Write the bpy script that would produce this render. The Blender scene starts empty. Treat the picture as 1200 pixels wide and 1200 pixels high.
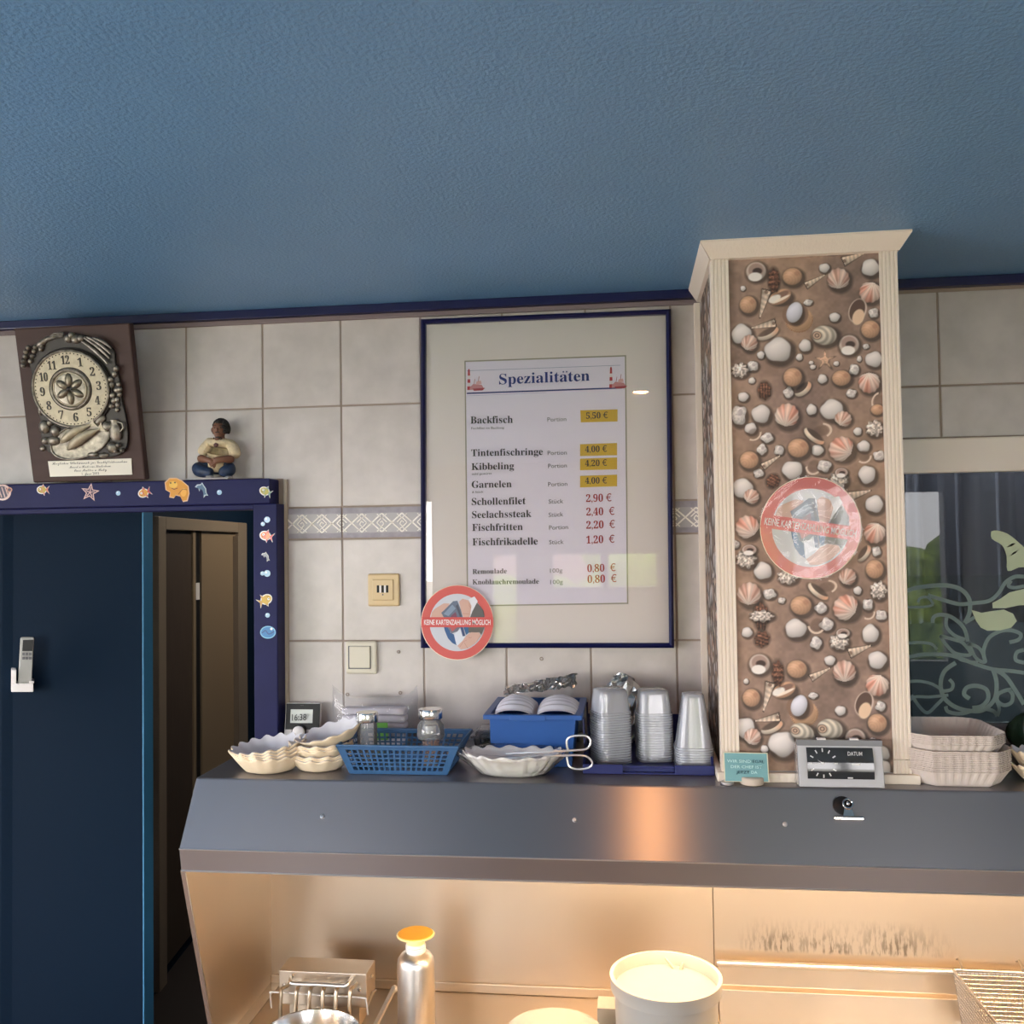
import bpy, bmesh, math, random
import numpy as np
from mathutils import Vector, Matrix
random.seed(7); rng = np.random.default_rng(7)
R = math.radians
scene = bpy.context.scene
COL = scene.collection
# ---------------------------------------------------------------- camera
CAM = np.array([0.68769, -2.20823, 1.83263]); FPX = 1092.28
CR = np.array([0.99244835, 0.12177561, -0.01472984])
CU = np.array([0.01861746, -0.03084851, 0.99935067])
CF = np.array([-0.12124214, 0.99207816, 0.03288271])
cam_d = bpy.data.cameras.new('camera'); cam_d.sensor_width = 36; cam_d.lens = 36*FPX/1200
cam_d.clip_start = 0.05; cam_d.clip_end = 200
cam = bpy.data.objects.new('camera', cam_d); COL.objects.link(cam)
m = Matrix.Identity(4)
for i in range(3):
    m[i][0] = CR[i]; m[i][1] = CU[i]; m[i][2] = -CF[i]; m[i][3] = CAM[i]
cam.matrix_world = m; scene.camera = cam
# ---------------------------------------------------------------- world and exposure
scene.view_settings.view_transform = 'Standard'; scene.view_settings.look = 'None'
scene.view_settings.gamma = 1; scene.view_settings.use_curve_mapping = False
scene.view_settings.exposure = 0.25
w = bpy.data.worlds.new('overcast_sky'); scene.world = w; w.use_nodes = True
bg = w.node_tree.nodes['Background']; bg.inputs[0].default_value = (1.0, 0.965, 0.97, 1); bg.inputs[1].default_value = 14.0
scene.cycles.use_denoising = True
scene.cycles.max_bounces = 8; scene.cycles.diffuse_bounces = 4; scene.cycles.glossy_bounces = 4
scene.cycles.transmission_bounces = 4; scene.cycles.transparent_max_bounces = 24
scene.cycles.caustics_reflective = True; scene.cycles.sample_clamp_indirect = 6
def portal(name, loc, rot, sx, sy):
    l = bpy.data.lights.new(name, 'AREA'); l.shape = 'RECTANGLE'; l.size = sx; l.size_y = sy
    l.cycles.is_portal = True
    o = bpy.data.objects.new(name, l); o.location = loc; o.rotation_euler = rot; COL.objects.link(o)
# daylight through the sales hatch behind the camera and the side window
for _x, _w, _z, _h in ((-1.525, 1.55, 1.555, 1.19), (-.21, .18, 1.35, .78), (.525, .75, 1.62, .24), (2.0, 1.8, 1.555, 1.19)):
    portal('hatch_daylight', (_x, -4.66, _z), (R(90), 0, 0), _w, _h)
portal('side_window_daylight', (-2.36, -2.4, 1.5), (0, R(-90), 0), 1.2, 2.2)

# ---------------------------------------------------------------- helpers
def lin(c):
    return tuple((x/12.92 if x <= .04045 else ((x+.055)/1.055)**2.4) for x in (v/255. for v in c))
def K(r, g, b, k=1.25):
    return tuple(min(.95, x*k) for x in lin((r, g, b)))
MATS = {}
def mat(name, col, rough=.5, metal=0, var=0, vs=8, bump=0, bs=60, stretch=None, alpha=1, spec=.5, emit=None, es=0, rnd=0, coat=0, trans=0, col2=None, detail=4):
    if name in MATS: return MATS[name]
    M = bpy.data.materials.new(name); M.use_nodes = True; N = M.node_tree.nodes; L = M.node_tree.links
    b = N['Principled BSDF']
    b.inputs['Base Color'].default_value = (*col, 1); b.inputs['Roughness'].default_value = rough
    b.inputs['Metallic'].default_value = metal; b.inputs['Alpha'].default_value = alpha
    b.inputs['Specular IOR Level'].default_value = spec; b.inputs['Coat Weight'].default_value = coat
    b.inputs['Coat Roughness'].default_value = .1
    b.inputs['Transmission Weight'].default_value = trans
    if emit: b.inputs['Emission Color'].default_value = (*emit, 1); b.inputs['Emission Strength'].default_value = es
    if var or bump or rnd:
        tc = N.new('ShaderNodeTexCoord'); mp = N.new('ShaderNodeMapping'); L.new(tc.outputs['Object'], mp.inputs[0])
        if stretch: mp.inputs['Scale'].default_value = stretch
        src = mp.outputs[0]
        if rnd:
            oi = N.new('ShaderNodeObjectInfo'); ad = N.new('ShaderNodeVectorMath'); ad.operation = 'ADD'
            mu = N.new('ShaderNodeMath'); mu.operation = 'MULTIPLY'; mu.inputs[1].default_value = 37
            L.new(oi.outputs['Random'], mu.inputs[0]); L.new(mp.outputs[0], ad.inputs[0]); L.new(mu.outputs[0], ad.inputs[1]); src = ad.outputs[0]
        if var:
            n = N.new('ShaderNodeTexNoise'); n.inputs['Scale'].default_value = vs; n.inputs['Detail'].default_value = detail
            L.new(src, n.inputs['Vector'])
            r = N.new('ShaderNodeValToRGB'); r.color_ramp.elements[0].position = .3; r.color_ramp.elements[1].position = .7
            c2 = col2 or tuple(min(1, x*(1+var)) for x in col); c1 = tuple(x*(1-var) for x in col) if not col2 else col
            r.color_ramp.elements[0].color = (*c1, 1); r.color_ramp.elements[1].color = (*c2, 1)
            L.new(n.outputs['Fac'], r.inputs[0]); L.new(r.outputs[0], b.inputs['Base Color'])
        if bump:
            n2 = N.new('ShaderNodeTexNoise'); n2.inputs['Scale'].default_value = bs; n2.inputs['Detail'].default_value = 3
            L.new(src, n2.inputs['Vector']); bp = N.new('ShaderNodeBump'); bp.inputs['Strength'].default_value = bump
            bp.inputs['Distance'].default_value = .004; L.new(n2.outputs['Fac'], bp.inputs['Height']); L.new(bp.outputs[0], b.inputs['Normal'])
    MATS[name] = M; return M
def clear_mat(name, tint=(1, 1, 1), body=0.0, bcol=(.8, .82, .85), rough=.05, ior=1.45, bump=0, bs=40):
    """thin clear sheet: fresnel gloss over see-through, with a little milky body"""
    if name in MATS: return MATS[name]
    M = bpy.data.materials.new(name); M.use_nodes = True; N = M.node_tree.nodes; L = M.node_tree.links
    N.remove(N['Principled BSDF']); out = N['Material Output']
    tr = N.new('ShaderNodeBsdfTransparent'); tr.inputs[0].default_value = (*tint, 1)
    df = N.new('ShaderNodeBsdfDiffuse'); df.inputs[0].default_value = (*bcol, 1)
    tl = N.new('ShaderNodeBsdfTranslucent'); tl.inputs[0].default_value = (*bcol, 1)
    md = N.new('ShaderNodeMixShader'); md.inputs[0].default_value = .45; L.new(df.outputs[0], md.inputs[1]); L.new(tl.outputs[0], md.inputs[2])
    m1 = N.new('ShaderNodeMixShader'); m1.inputs[0].default_value = body; L.new(tr.outputs[0], m1.inputs[1]); L.new(md.outputs[0], m1.inputs[2])
    gl = N.new('ShaderNodeBsdfGlossy'); gl.inputs['Roughness'].default_value = rough
    fr = N.new('ShaderNodeFresnel'); fr.inputs[0].default_value = ior
    m2 = N.new('ShaderNodeMixShader'); L.new(fr.outputs[0], m2.inputs[0]); L.new(m1.outputs[0], m2.inputs[1]); L.new(gl.outputs[0], m2.inputs[2])
    L.new(m2.outputs[0], out.inputs[0])
    if bump:
        tc = N.new('ShaderNodeTexCoord'); n2 = N.new('ShaderNodeTexNoise'); n2.inputs['Scale'].default_value = bs
        L.new(tc.outputs['Object'], n2.inputs['Vector']); bp = N.new('ShaderNodeBump'); bp.inputs['Strength'].default_value = bump
        bp.inputs['Distance'].default_value = .004; L.new(n2.outputs['Fac'], bp.inputs['Height'])
        for q in (gl, fr): L.new(bp.outputs[0], q.inputs['Normal'])
    MATS[name] = M; return M
def print_mat(name='printed_ink', rough=.5, coat=0):
    if name in MATS: return MATS[name]
    M = bpy.data.materials.new(name); M.use_nodes = True; N = M.node_tree.nodes; L = M.node_tree.links
    b = N['Principled BSDF']; b.inputs['Roughness'].default_value = rough; b.inputs['Coat Weight'].default_value = coat
    a = N.new('ShaderNodeVertexColor'); a.layer_name = 'ink'; L.new(a.outputs[0], b.inputs['Base Color'])
    MATS[name] = M; return M

def P(px, py, Y):
    """point where the sight line of a photo pixel meets the plane y = Y"""
    d = CF + (px-600)/FPX*CR - (py-600)/FPX*CU; t = (Y-CAM[1])/d[1]; return Vector(CAM + t*d)
def PZ(px, py, Z):
    d = CF + (px-600)/FPX*CR - (py-600)/FPX*CU; t = (Z-CAM[2])/d[2]; return Vector(CAM + t*d)
def PP(px, py, A, n):
    d = CF + (px-600)/FPX*CR - (py-600)/FPX*CU; n = np.array(n); t = np.dot(np.array(A)-CAM, n)/np.dot(d, n); return Vector(CAM + t*d)

class MB:
    def __init__(s): s.v = []; s.f = []; s.c = []
    def add(s, vs, fs, col=None):
        o = len(s.v); s.v += [tuple(v) for v in vs]; s.f += [tuple(i+o for i in f) for f in fs]; s.c += [col]*len(fs); return s
    def hexa(s, p, col=None): return s.add(p, [(0, 1, 2, 3), (7, 6, 5, 4), (0, 4, 5, 1), (1, 5, 6, 2), (2, 6, 7, 3), (3, 7, 4, 0)], col)
    def box(s, x0, x1, y0, y1, z0, z1, col=None):
        return s.hexa([(x0, y0, z0), (x1, y0, z0), (x1, y1, z0), (x0, y1, z0), (x0, y0, z1), (x1, y0, z1), (x1, y1, z1), (x0, y1, z1)], col)
    def quad(s, a, b, c, d, col=None): return s.add([a, b, c, d], [(0, 1, 2, 3)], col)
    def extr(s, pts, off, col=None):
        """closed planar outline pushed by the vector off"""
        n = len(pts); off = Vector(off); a = [Vector(p) for p in pts]; b = [p+off for p in a]
        return s.add(a+b, [tuple(range(n)), tuple(range(2*n-1, n-1, -1))]+[(i, (i+1) % n, (i+1) % n+n, i+n) for i in range(n)], col)
    def tube(s, pts, r, seg=8, closed=False, flat=None, col=None):
        pts = [Vector(p) for p in pts]; n = len(pts); rs = r if isinstance(r, (list, tuple)) else [r]*n; vs = []; fs = []
        up = None
        for i, p in enumerate(pts):
            a = pts[(i-1) % n] if (closed or i) else p; b = pts[(i+1) % n] if (closed or i < n-1) else p
            t = (b-a).normalized()
            if up is None: up = t.orthogonal().normalized() if flat is None else Vector(flat)
            u = (up - t*up.dot(t)).normalized(); w_ = t.cross(u); up = u
            for k in range(seg):
                an = 2*math.pi*k/seg; vs.append(p+u*math.cos(an)*rs[i]+w_*math.sin(an)*rs[i])
        m_ = n if closed else n-1
        for i in range(m_):
            for k in range(seg):
                k2 = (k+1) % seg; j = (i+1) % n; fs.append((i*seg+k, i*seg+k2, j*seg+k2, j*seg+k))
        if not closed: fs += [tuple(range(seg-1, -1, -1)), tuple((n-1)*seg+k for k in range(seg))]
        return s.add(vs, fs, col)
    def lathe(s, prof, c=(0, 0, 0), seg=32, sx=1, sy=1, cap=True, col=None):
        vs = []; fs = []; n = len(prof)
        for r, z in prof:
            for k in range(seg):
                a = 2*math.pi*k/seg; vs.append((c[0]+r*sx*math.cos(a), c[1]+r*sy*math.sin(a), c[2]+z))
        for i in range(n-1):
            for k in range(seg):
                k2 = (k+1) % seg; fs.append((i*seg+k, i*seg+k2, (i+1)*seg+k2, (i+1)*seg+k))
        if cap: fs += [tuple(range(seg-1, -1, -1)), tuple((n-1)*seg+k for k in range(seg))]
        return s.add(vs, fs, col)
    def sph(s, c, r, seg=12, ring=8, col=None):
        if not isinstance(r, (tuple, list)): r = (r, r, r)
        prof = []; vs = []; fs = []
        for i in range(1, ring):
            t = math.pi*i/ring
            for k in range(seg):
                a = 2*math.pi*k/seg; vs.append((c[0]+r[0]*math.sin(t)*math.cos(a), c[1]+r[1]*math.sin(t)*math.sin(a), c[2]+r[2]*math.cos(t)))
        for i in range(ring-2):
            for k in range(seg):
                k2 = (k+1) % seg; fs.append((i*seg+k, i*seg+k2, (i+1)*seg+k2, (i+1)*seg+k))
        o = len(vs); vs += [(c[0], c[1], c[2]+r[2]), (c[0], c[1], c[2]-r[2])]
        for k in range(seg):
            k2 = (k+1) % seg; fs.append((k, k2, o)); fs.append(((ring-2)*seg+k2, (ring-2)*seg+k, o+1))
        return s.add(vs, fs, col)
    def grid(s, fn, nu, nv, cu=False, col=None):
        vs = []; fs = []
        for j in range(nv+1):
            for i in range(nu if cu else nu+1): vs.append(fn(i/nu, j/nv))
        W = nu if cu else nu+1
        for j in range(nv):
            for i in range(nu):
                i2 = (i+1) % W if cu else i+1; fs.append((j*W+i, j*W+i2, (j+1)*W+i2, (j+1)*W+i))
        return s.add(vs, fs, col)
    def xf(s, M, start=0):
        s.v = s.v[:start]+[tuple(M @ Vector(v)) for v in s.v[start:]]; return s
    def build(s, name, mt, parent=None, smooth=False, bevel=0, local=False, recalc=True, ang=.7, solid=0, sub=0):
        me = bpy.data.meshes.new(name)
        vs = s.v; org = Vector((0, 0, 0)); par = None
        if parent is None and not local:
            a = np.array(vs); org = Vector(((a[:, 0].min()+a[:, 0].max())/2, (a[:, 1].min()+a[:, 1].max())/2, a[:, 2].min()))
        elif parent is not None and not local: org = worigin(parent)
        me.from_pydata([(v[0]-org[0], v[1]-org[1], v[2]-org[2]) for v in vs], [], s.f)
        if any(c is not None for c in s.c):
            at = me.color_attributes.new('ink', 'FLOAT_COLOR', 'CORNER'); arr = []
            for p, c in zip(me.polygons, s.c): arr += list((*(c or (.5, .5, .5)), 1))*p.loop_total
            at.data.foreach_set('color', arr)
        if recalc:
            bm = bmesh.new(); bm.from_mesh(me); bmesh.ops.recalc_face_normals(bm, faces=bm.faces); bm.to_mesh(me); bm.free()
        me.materials.append(mt)
        if smooth:
            me.polygons.foreach_set('use_smooth', [True]*len(me.polygons)); me.set_sharp_from_angle(angle=ang)
        me.update()
        o = bpy.data.objects.new(name, me); COL.objects.link(o)
        if parent is None: o.location = org if not local else (0, 0, 0)
        else: o.parent = parent
        if solid:
            sm = o.modifiers.new('thickness', 'SOLIDIFY'); sm.thickness = solid; sm.offset = 0
        if sub: ss = o.modifiers.new('smooth', 'SUBSURF'); ss.levels = sub; ss.render_levels = sub
        if bevel:
            b = o.modifiers.new('bevel', 'BEVEL'); b.width = bevel; b.segments = 2; b.limit_method = 'ANGLE'; b.angle_limit = R(40)
        return o
def worigin(o):
    v = Vector(o.location)
    while o.parent: o = o.parent; v += Vector(o.location)
    return v
def tag(o, label=None, cat=None, group=None, kind=None):
    if label: o['label'] = label
    if cat: o['category'] = cat
    if group: o['group'] = group
    if kind: o['kind'] = kind
    return o
def thing(name, loc, label=None, cat=None, group=None, kind=None, rz=0):
    o = bpy.data.objects.new(name, None); o.empty_display_size = .02; COL.objects.link(o); o.location = loc; o.rotation_euler = (0, 0, rz)
    return tag(o, label, cat, group, kind)
def copy_tree(o, parent=None, kids=None):
    c = o.copy(); COL.objects.link(c); c.parent = parent
    for ch in list(o.children): copy_tree(ch, c)
    return c
UPD = bpy.context.view_layer.update
def bold(s):
    o = ''
    for ch in s:
        n = ord(ch)
        if 65 <= n <= 90: o += chr(0x1D400+n-65)
        elif 97 <= n <= 122: o += chr(0x1D41A+n-97)
        elif 48 <= n <= 57: o += chr(0x1D7CE+n-48)
        else: o += ch
    return o
def script(s):
    o = ''
    for ch in s:
        n = ord(ch)
        if 65 <= n <= 90: o += chr(0x1D4D0+n-65)
        elif 97 <= n <= 122: o += chr(0x1D4EA+n-97)
        else: o += ch
    return o
def text_mesh(s, extrude=0, offset=0):
    cu = bpy.data.curves.new('lettering', 'FONT'); cu.body = s; cu.size = 1; cu.extrude = extrude; cu.offset = offset; cu.resolution_u = 2
    o = bpy.data.objects.new('lettering', cu); COL.objects.link(o)
    me = bpy.data.meshes.new_from_object(o); bpy.data.objects.remove(o); bpy.data.curves.remove(cu)
    return me
def put_text(s, org, ex, ey, mt, parent, name='lettering', offset=0, extrude=0, kind=None):
    """org = left end of the baseline, ex = whole width vector, ey = vector for one text unit in height"""
    me = text_mesh(s, extrude, offset); n = len(me.vertices)
    a = np.empty(n*3); me.vertices.foreach_get('co', a); a = a.reshape(-1, 3)
    if n == 0: return None
    x0, x1 = a[:, 0].min(), a[:, 0].max(); ex = np.array(ex); ey = np.array(ey)
    nn = np.cross(ex, ey); nn = nn/np.linalg.norm(nn)*np.linalg.norm(ey)
    q = np.array(org)-np.array(worigin(parent)) + ((a[:, 0]-x0)/(x1-x0))[:, None]*ex + a[:, 1][:, None]*ey + a[:, 2][:, None]*nn
    me.vertices.foreach_set('co', q.ravel()); me.update(); me.materials.clear(); me.materials.append(mt)
    o = bpy.data.objects.new(name, me); COL.objects.link(o); o.parent = parent; return o
def ptext(s, a, b, h, Y, mt, parent, **kw):
    A = P(*a, Y); B = P(*b, Y); H = P(a[0], a[1]-h, Y)-A
    H.x = 0
    return put_text(s, A, B-A, H/.7, mt, parent, **kw)
def circ(cx, cy, rx, ry=None, n=20, a0=0, a1=360, rot=0):
    ry = ry or rx; o = []
    for k in range(n + (0 if a1-a0 == 360 else 1)):
        t = R(a0+(a1-a0)*k/n); x = rx*math.cos(t); y = ry*math.sin(t)
        o.append((cx+x*math.cos(R(rot))-y*math.sin(R(rot)), cy+x*math.sin(R(rot))+y*math.cos(R(rot))))
    return o
class Ink:
    """flat printed shapes given in photo pixels, laid on the plane y = Y, each layer a hair in front of the last"""
    def __init__(s, Y, step=.00015, f=None): s.Y = Y; s.step = step; s.m = MB(); s.k = 0; s.f = f or (lambda x, y, Y: P(x, y, Y))
    def poly(s, pts, c):
        s.k += 1; Y = s.Y - s.k*s.step
        s.m.add([s.f(x, y, Y) for x, y in pts], [tuple(range(len(pts)))], lin(c) if max(c) > 1 else c); return s
    def line(s, pts, w_, c):
        s.k += 1; Y = s.Y - s.k*s.step; n = len(pts); L_ = []; R_ = []
        for i in range(n):
            a = pts[max(0, i-1)]; b = pts[min(n-1, i+1)]; dx, dy = b[0]-a[0], b[1]-a[1]; l = math.hypot(dx, dy) or 1
            nx, ny = -dy/l*w_/2, dx/l*w_/2; L_.append((pts[i][0]+nx, pts[i][1]+ny)); R_.append((pts[i][0]-nx, pts[i][1]-ny))
        for i in range(n-1): s.m.add([s.f(*q, Y) for q in (L_[i], L_[i+1], R_[i+1], R_[i])], [(0, 1, 2, 3)], lin(c))
        return s
    def build(s, name, mt, parent): return s.m.build(name, mt, parent, recalc=False)
def spline(pts, n=8):
    """catmull-rom through points"""
    o = []; q = [pts[0]]+list(pts)+[pts[-1]]
    for i in range(1, len(q)-2):
        for k in range(n):
            t = k/n; a, b, c, d = [np.array(x, float) for x in q[i-1:i+3]]
            o.append(tuple(.5*((2*b)+(-a+c)*t+(2*a-5*b+4*c-d)*t*t+(-a+3*b-3*c+d)*t**3)))
    o.append(tuple(map(float, pts[-1]))); return o

# ---------------------------------------------------------------- materials
M_tile = mat('marbled_tile_glaze', K(177, 169, 165), rough=.28, var=.09, vs=16, rnd=1, bump=.05, bs=90, detail=9)
M_grout = mat('grey_grout', K(142, 128, 118), rough=.9)
M_ceil = mat('blue_textured_plaster', K(90, 132, 170), rough=.42, var=.05, vs=2, bump=.5, bs=150)
M_blue = mat('dark_blue_lacquer', K(14, 18, 68, 1), rough=.3)
M_batten = mat('mauve_batten', K(112, 98, 100), rough=.6)
M_petrol = mat('petrol_wall_paint', K(5, 33, 56, .7), rough=.8, spec=.15, bump=.1, bs=80)
M_petrol_lit = mat('lit_wall_end_blue', K(60, 125, 165), rough=.6)  # petrol paint with light put into the colour, for the lit wall end
M_jamb = mat('painted_blue_board', K(30, 32, 78, 1), spec=.2, rough=.5, var=.12, vs=9, bump=.1, bs=30)
M_white = mat('cream_painted_wood', K(208, 196, 182), rough=.55, bump=.2, bs=40, stretch=(6, 6, 1))
M_wframe = mat('white_window_plastic', K(214, 202, 192), rough=.4)
M_plast = mat('white_plastic', K(205, 200, 198), rough=.4)
M_dark = mat('dark_floor', K(30, 18, 14, 1), rough=.6)
M_plain = mat('plain_plaster', K(150, 150, 150), rough=.9)
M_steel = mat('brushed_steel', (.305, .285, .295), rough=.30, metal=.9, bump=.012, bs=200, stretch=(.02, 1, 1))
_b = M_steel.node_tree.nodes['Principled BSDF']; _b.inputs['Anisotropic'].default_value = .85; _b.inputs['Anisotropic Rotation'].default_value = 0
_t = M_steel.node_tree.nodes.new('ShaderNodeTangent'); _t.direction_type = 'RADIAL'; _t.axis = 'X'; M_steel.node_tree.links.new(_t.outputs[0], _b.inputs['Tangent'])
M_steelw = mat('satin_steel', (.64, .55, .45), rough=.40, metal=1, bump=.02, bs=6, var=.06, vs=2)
M_steeld = mat('greasy_steel', (.60, .52, .43), rough=.4, metal=1, bump=.06, bs=18, var=.1, vs=3)
M_chrome = mat('polished_metal', (.75, .74, .72), rough=.18, metal=1)
M_alu = mat('dull_aluminium', (.72, .71, .70), rough=.38, metal=1, var=.05, vs=20)
M_black = mat('black_plastic', (.010, .010, .011), rough=.4, spec=.2)
M_ink = print_mat()
M_inkg = print_mat('glossy_print', .3, .3)
M_film = clear_mat('crinkled_clear_film', body=.02, rough=.05, bump=.5, bs=14, ior=1.28)
M_glass = clear_mat('clear_glass', rough=.0, ior=1.42)
M_txt_black = mat('black_ink', (.02, .02, .022), rough=.6)
M_txt_blue = mat('blue_ink', K(28, 46, 130, 1), rough=.6)
M_txt_red = mat('red_ink', K(165, 25, 35, 1), rough=.6)
M_txt_grey = mat('grey_ink', (.12, .12, .13), rough=.6)
M_txt_white = mat('white_ink', (.85, .82, .82), rough=.6)
M_paperb = mat('pressed_paper', K(218, 200, 172), rough=.85, var=.05, vs=20, bump=.15, bs=120)
M_tray = mat('grey_white_card', K(198, 186, 178), rough=.85, var=.03, vs=30)
ZO = 1.6; SH = 1.365        # SH = height of the hood's top shelf
CZ = 2.417                  # ceiling

# ---------------------------------------------------------------- room shell
def struct(mb, name, mt, **kw): o = mb.build(name, mt, **kw); o['kind'] = 'structure'; return o
struct(MB().box(-2.5, 3.1, -4.75, .12, CZ, CZ+.1), 'ceiling', M_ceil)
struct(MB().box(-2.9, 3.1, -4.75, 5.2, -.1, 0), 'floor', mat('brown_floor_tiles', K(112, 80, 56), rough=.5, var=.1, vs=3))
wall_right = struct(MB().box(3.0, 3.1, -4.75, .12, 0, CZ), 'wall_right', M_plain)
wl = MB().box(-2.5, -2.4, -4.75, .12, 0, .9).box(-2.5, -2.4, -4.75, .12, 2.1, CZ).box(-2.5, -2.4, -4.75, -3.5, .9, 2.1).box(-2.5, -2.4, -1.3, .12, .9, 2.1)
struct(wl, 'wall_left', M_plain)
# front wall with the sales hatches: (x0, x1, z0, z1) openings
OPEN = [(-2.3, -.75, .96, 2.15), (-.30, -.12, .96, 1.74), (.15, .90, 1.50, 1.74), (1.10, 2.9, .96, 2.15)]  # outer two openings, out of view, enlarged to let in more daylight
wf = MB().box(-2.5, 3.1, -4.75, -4.65, 0, .96).box(-2.5, 3.1, -4.75, -4.65, 2.15, CZ)
xs = [-2.5]+[v for o in OPEN for v in o[:2]]+[3.1]
for i in range(0, len(xs), 2): wf.box(xs[i], xs[i+1], -4.75, -4.65, .96, 2.15)
for x0, x1, z0, z1 in OPEN:
    if z1 < 2.15: wf.box(x0, x1, -4.75, -4.65, z1, 2.15)
    if z0 > .96: wf.box(x0, x1, -4.75, -4.65, .96, z0)
    if x1-x0 > .3: wf.box((x0+x1)/2-.03, (x0+x1)/2+.03, -4.73, -4.67, .96, z1)
struct(wf, 'wall_front', M_plain)
og = MB().box(-30, 30, -45, -4.76, -.3, -.1); struct(og, 'ground', mat('pale_paving', (.42, .42, .38), rough=.9, var=.1, vs=2))
# garden beyond the hatches: hedge and small trees
M_leaf = mat('hedge_leaves', (.22, .30, .07), rough=.8, var=.5, vs=6)
for i, (x, y, r, h) in enumerate([(-7.5, -10, 1.2, 1.9), (-4, -11, 1.1, 1.5), (-.9, -10, .8, 1.3), (1.2, -9, .8, 2.9), (5.2, -10.5, 1.2, 1.9), (8.6, -10, 1.2, 1.7)]):
    mb = MB(); rb = random.Random(i)
    for k in range(26): mb.sph((x+rb.uniform(-r, r)*.8, y+rb.uniform(-.6, .6), h*rb.uniform(.25, .85)), (.5, .4, .38), 8, 6)
    mb.box(x-.06, x+.06, y-.06, y+.06, -.1, .5)
    tag(mb.build('hedge_bush', M_leaf), ('leafy green bush outside the hatch, %s' % ('leftmost', 'second from left', 'third from left', 'third from right', 'second from right', 'rightmost')[i]), 'bush', 'bushes outside the hatch')
struct(MB().box(-2.4, 3.2, -14, -13, -.2, 5).add([(-2.8, -14.4, 5), (3.6, -14.4, 5), (3.6, -12.6, 5), (-2.8, -12.6, 5), (-2.8, -13.5, 6.4), (3.6, -13.5, 6.4)], [(0, 1, 2, 3), (0, 1, 5, 4), (3, 2, 5, 4), (0, 3, 4), (1, 2, 5)]), 'wall_house_added', mat('pinkish_render', (.34, .25, .22), rough=.9))  # unseen house added to dim the sky mirrored in the menu glass
# back wall core with door opening and window opening
WX0 = 1.30; WTOP = 2.055
door_l, door_r, door_t = -1.75, -.222, 1.938
wb = MB()
T0, T1 = .0015, .12
wb.box(-2.5, WX0+.02, T0, T1, door_t, CZ); wb.box(WX0+.02, 3.1, T0, T1, 1.99, CZ)
wb.box(-2.5, door_l, T0, T1, 0, door_t); wb.box(door_r, WX0+.02, T0, T1, 0, door_t)
wb.box(WX0+.02, 3.1, T0, T1, 0, 1.375); wb.box(2.4, 3.1, T0, T1, 1.375, 1.99)
wall_back = struct(wb, 'wall_back', M_grout)
# remove the wall core in front of the window head (window reaches higher than the door head)
# tiles, one object each
def rects():
    A = (-2.4, 1.262, 1.999, 2.39); B = (-.148, 1.262, 1.36, 1.999); C = (1.262, 2.6, WTOP, 2.39)
    return (A, B, C)
rows = [(ZO+.574, 2.397), (ZO+.326, ZO+.574), (ZO, ZO+.248), (ZO-.248, ZO)]
g = .0024; tmesh = {}
for ri, A in enumerate(rects()):
    for k in range(-12, 14):
        for z0, z1 in rows:
            x0, x1 = .2*k, .2*k+.2
            a, b, c, d = max(x0, A[0]), min(x1, A[1]), max(z0, A[2]), min(z1, A[3])
            if z0 == rows[1][0] and x0 > -.01 and x1 < 1.262 and ri < 2:      # whole tile, not cut by the door head
                if ri == 1: continue
                c, d = z0, z1
            if z0 == rows[1][0] and k == -1 and ri < 2:                        # notched round the corner of the door frame
                if ri == 1: continue
                n_ = [(x0+g, z1-g), (x0+g, 1.999), (-.148, 1.999), (-.148, z0+g), (x1-g, z0+g), (x1-g, z1-g)]
                MB().extr([(p, .0015, q) for p, q in n_], (0, -.0014, 0)).build('tile', M_tile, wall_back); continue
            if b-a < .012 or d-c < .012: continue
            a += g if x0 >= A[0] else 0; b -= g if x1 <= A[1] else 0
            key = (round(b-a, 4), round(d-c, 4))
            if key not in tmesh:
                W_, H_ = b-a, d-c-2*g; e = .0016
                mb = MB().add([(0, 0, 0), (W_, 0, 0), (W_, 0, H_), (0, 0, H_), (0, -.0008, 0), (W_, -.0008, 0), (W_, -.0008, H_), (0, -.0008, H_),
                               (e, -.0014, e), (W_-e, -.0014, e), (W_-e, -.0014, H_-e), (e, -.0014, H_-e)],
                              [(0, 1, 5, 4), (1, 2, 6, 5), (2, 3, 7, 6), (3, 0, 4, 7), (4, 5, 9, 8), (5, 6, 10, 9), (6, 7, 11, 10), (7, 4, 8, 11), (8, 9, 10, 11)])
                o = mb.build('tile', M_tile, wall_back, local=True); tmesh[key] = o.data
            else:
                o = bpy.data.objects.new('tile', tmesh[key]); COL.objects.link(o); o.parent = wall_back
            o.location = Vector((a, .0008, c+g))-worigin(wall_back)
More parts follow.
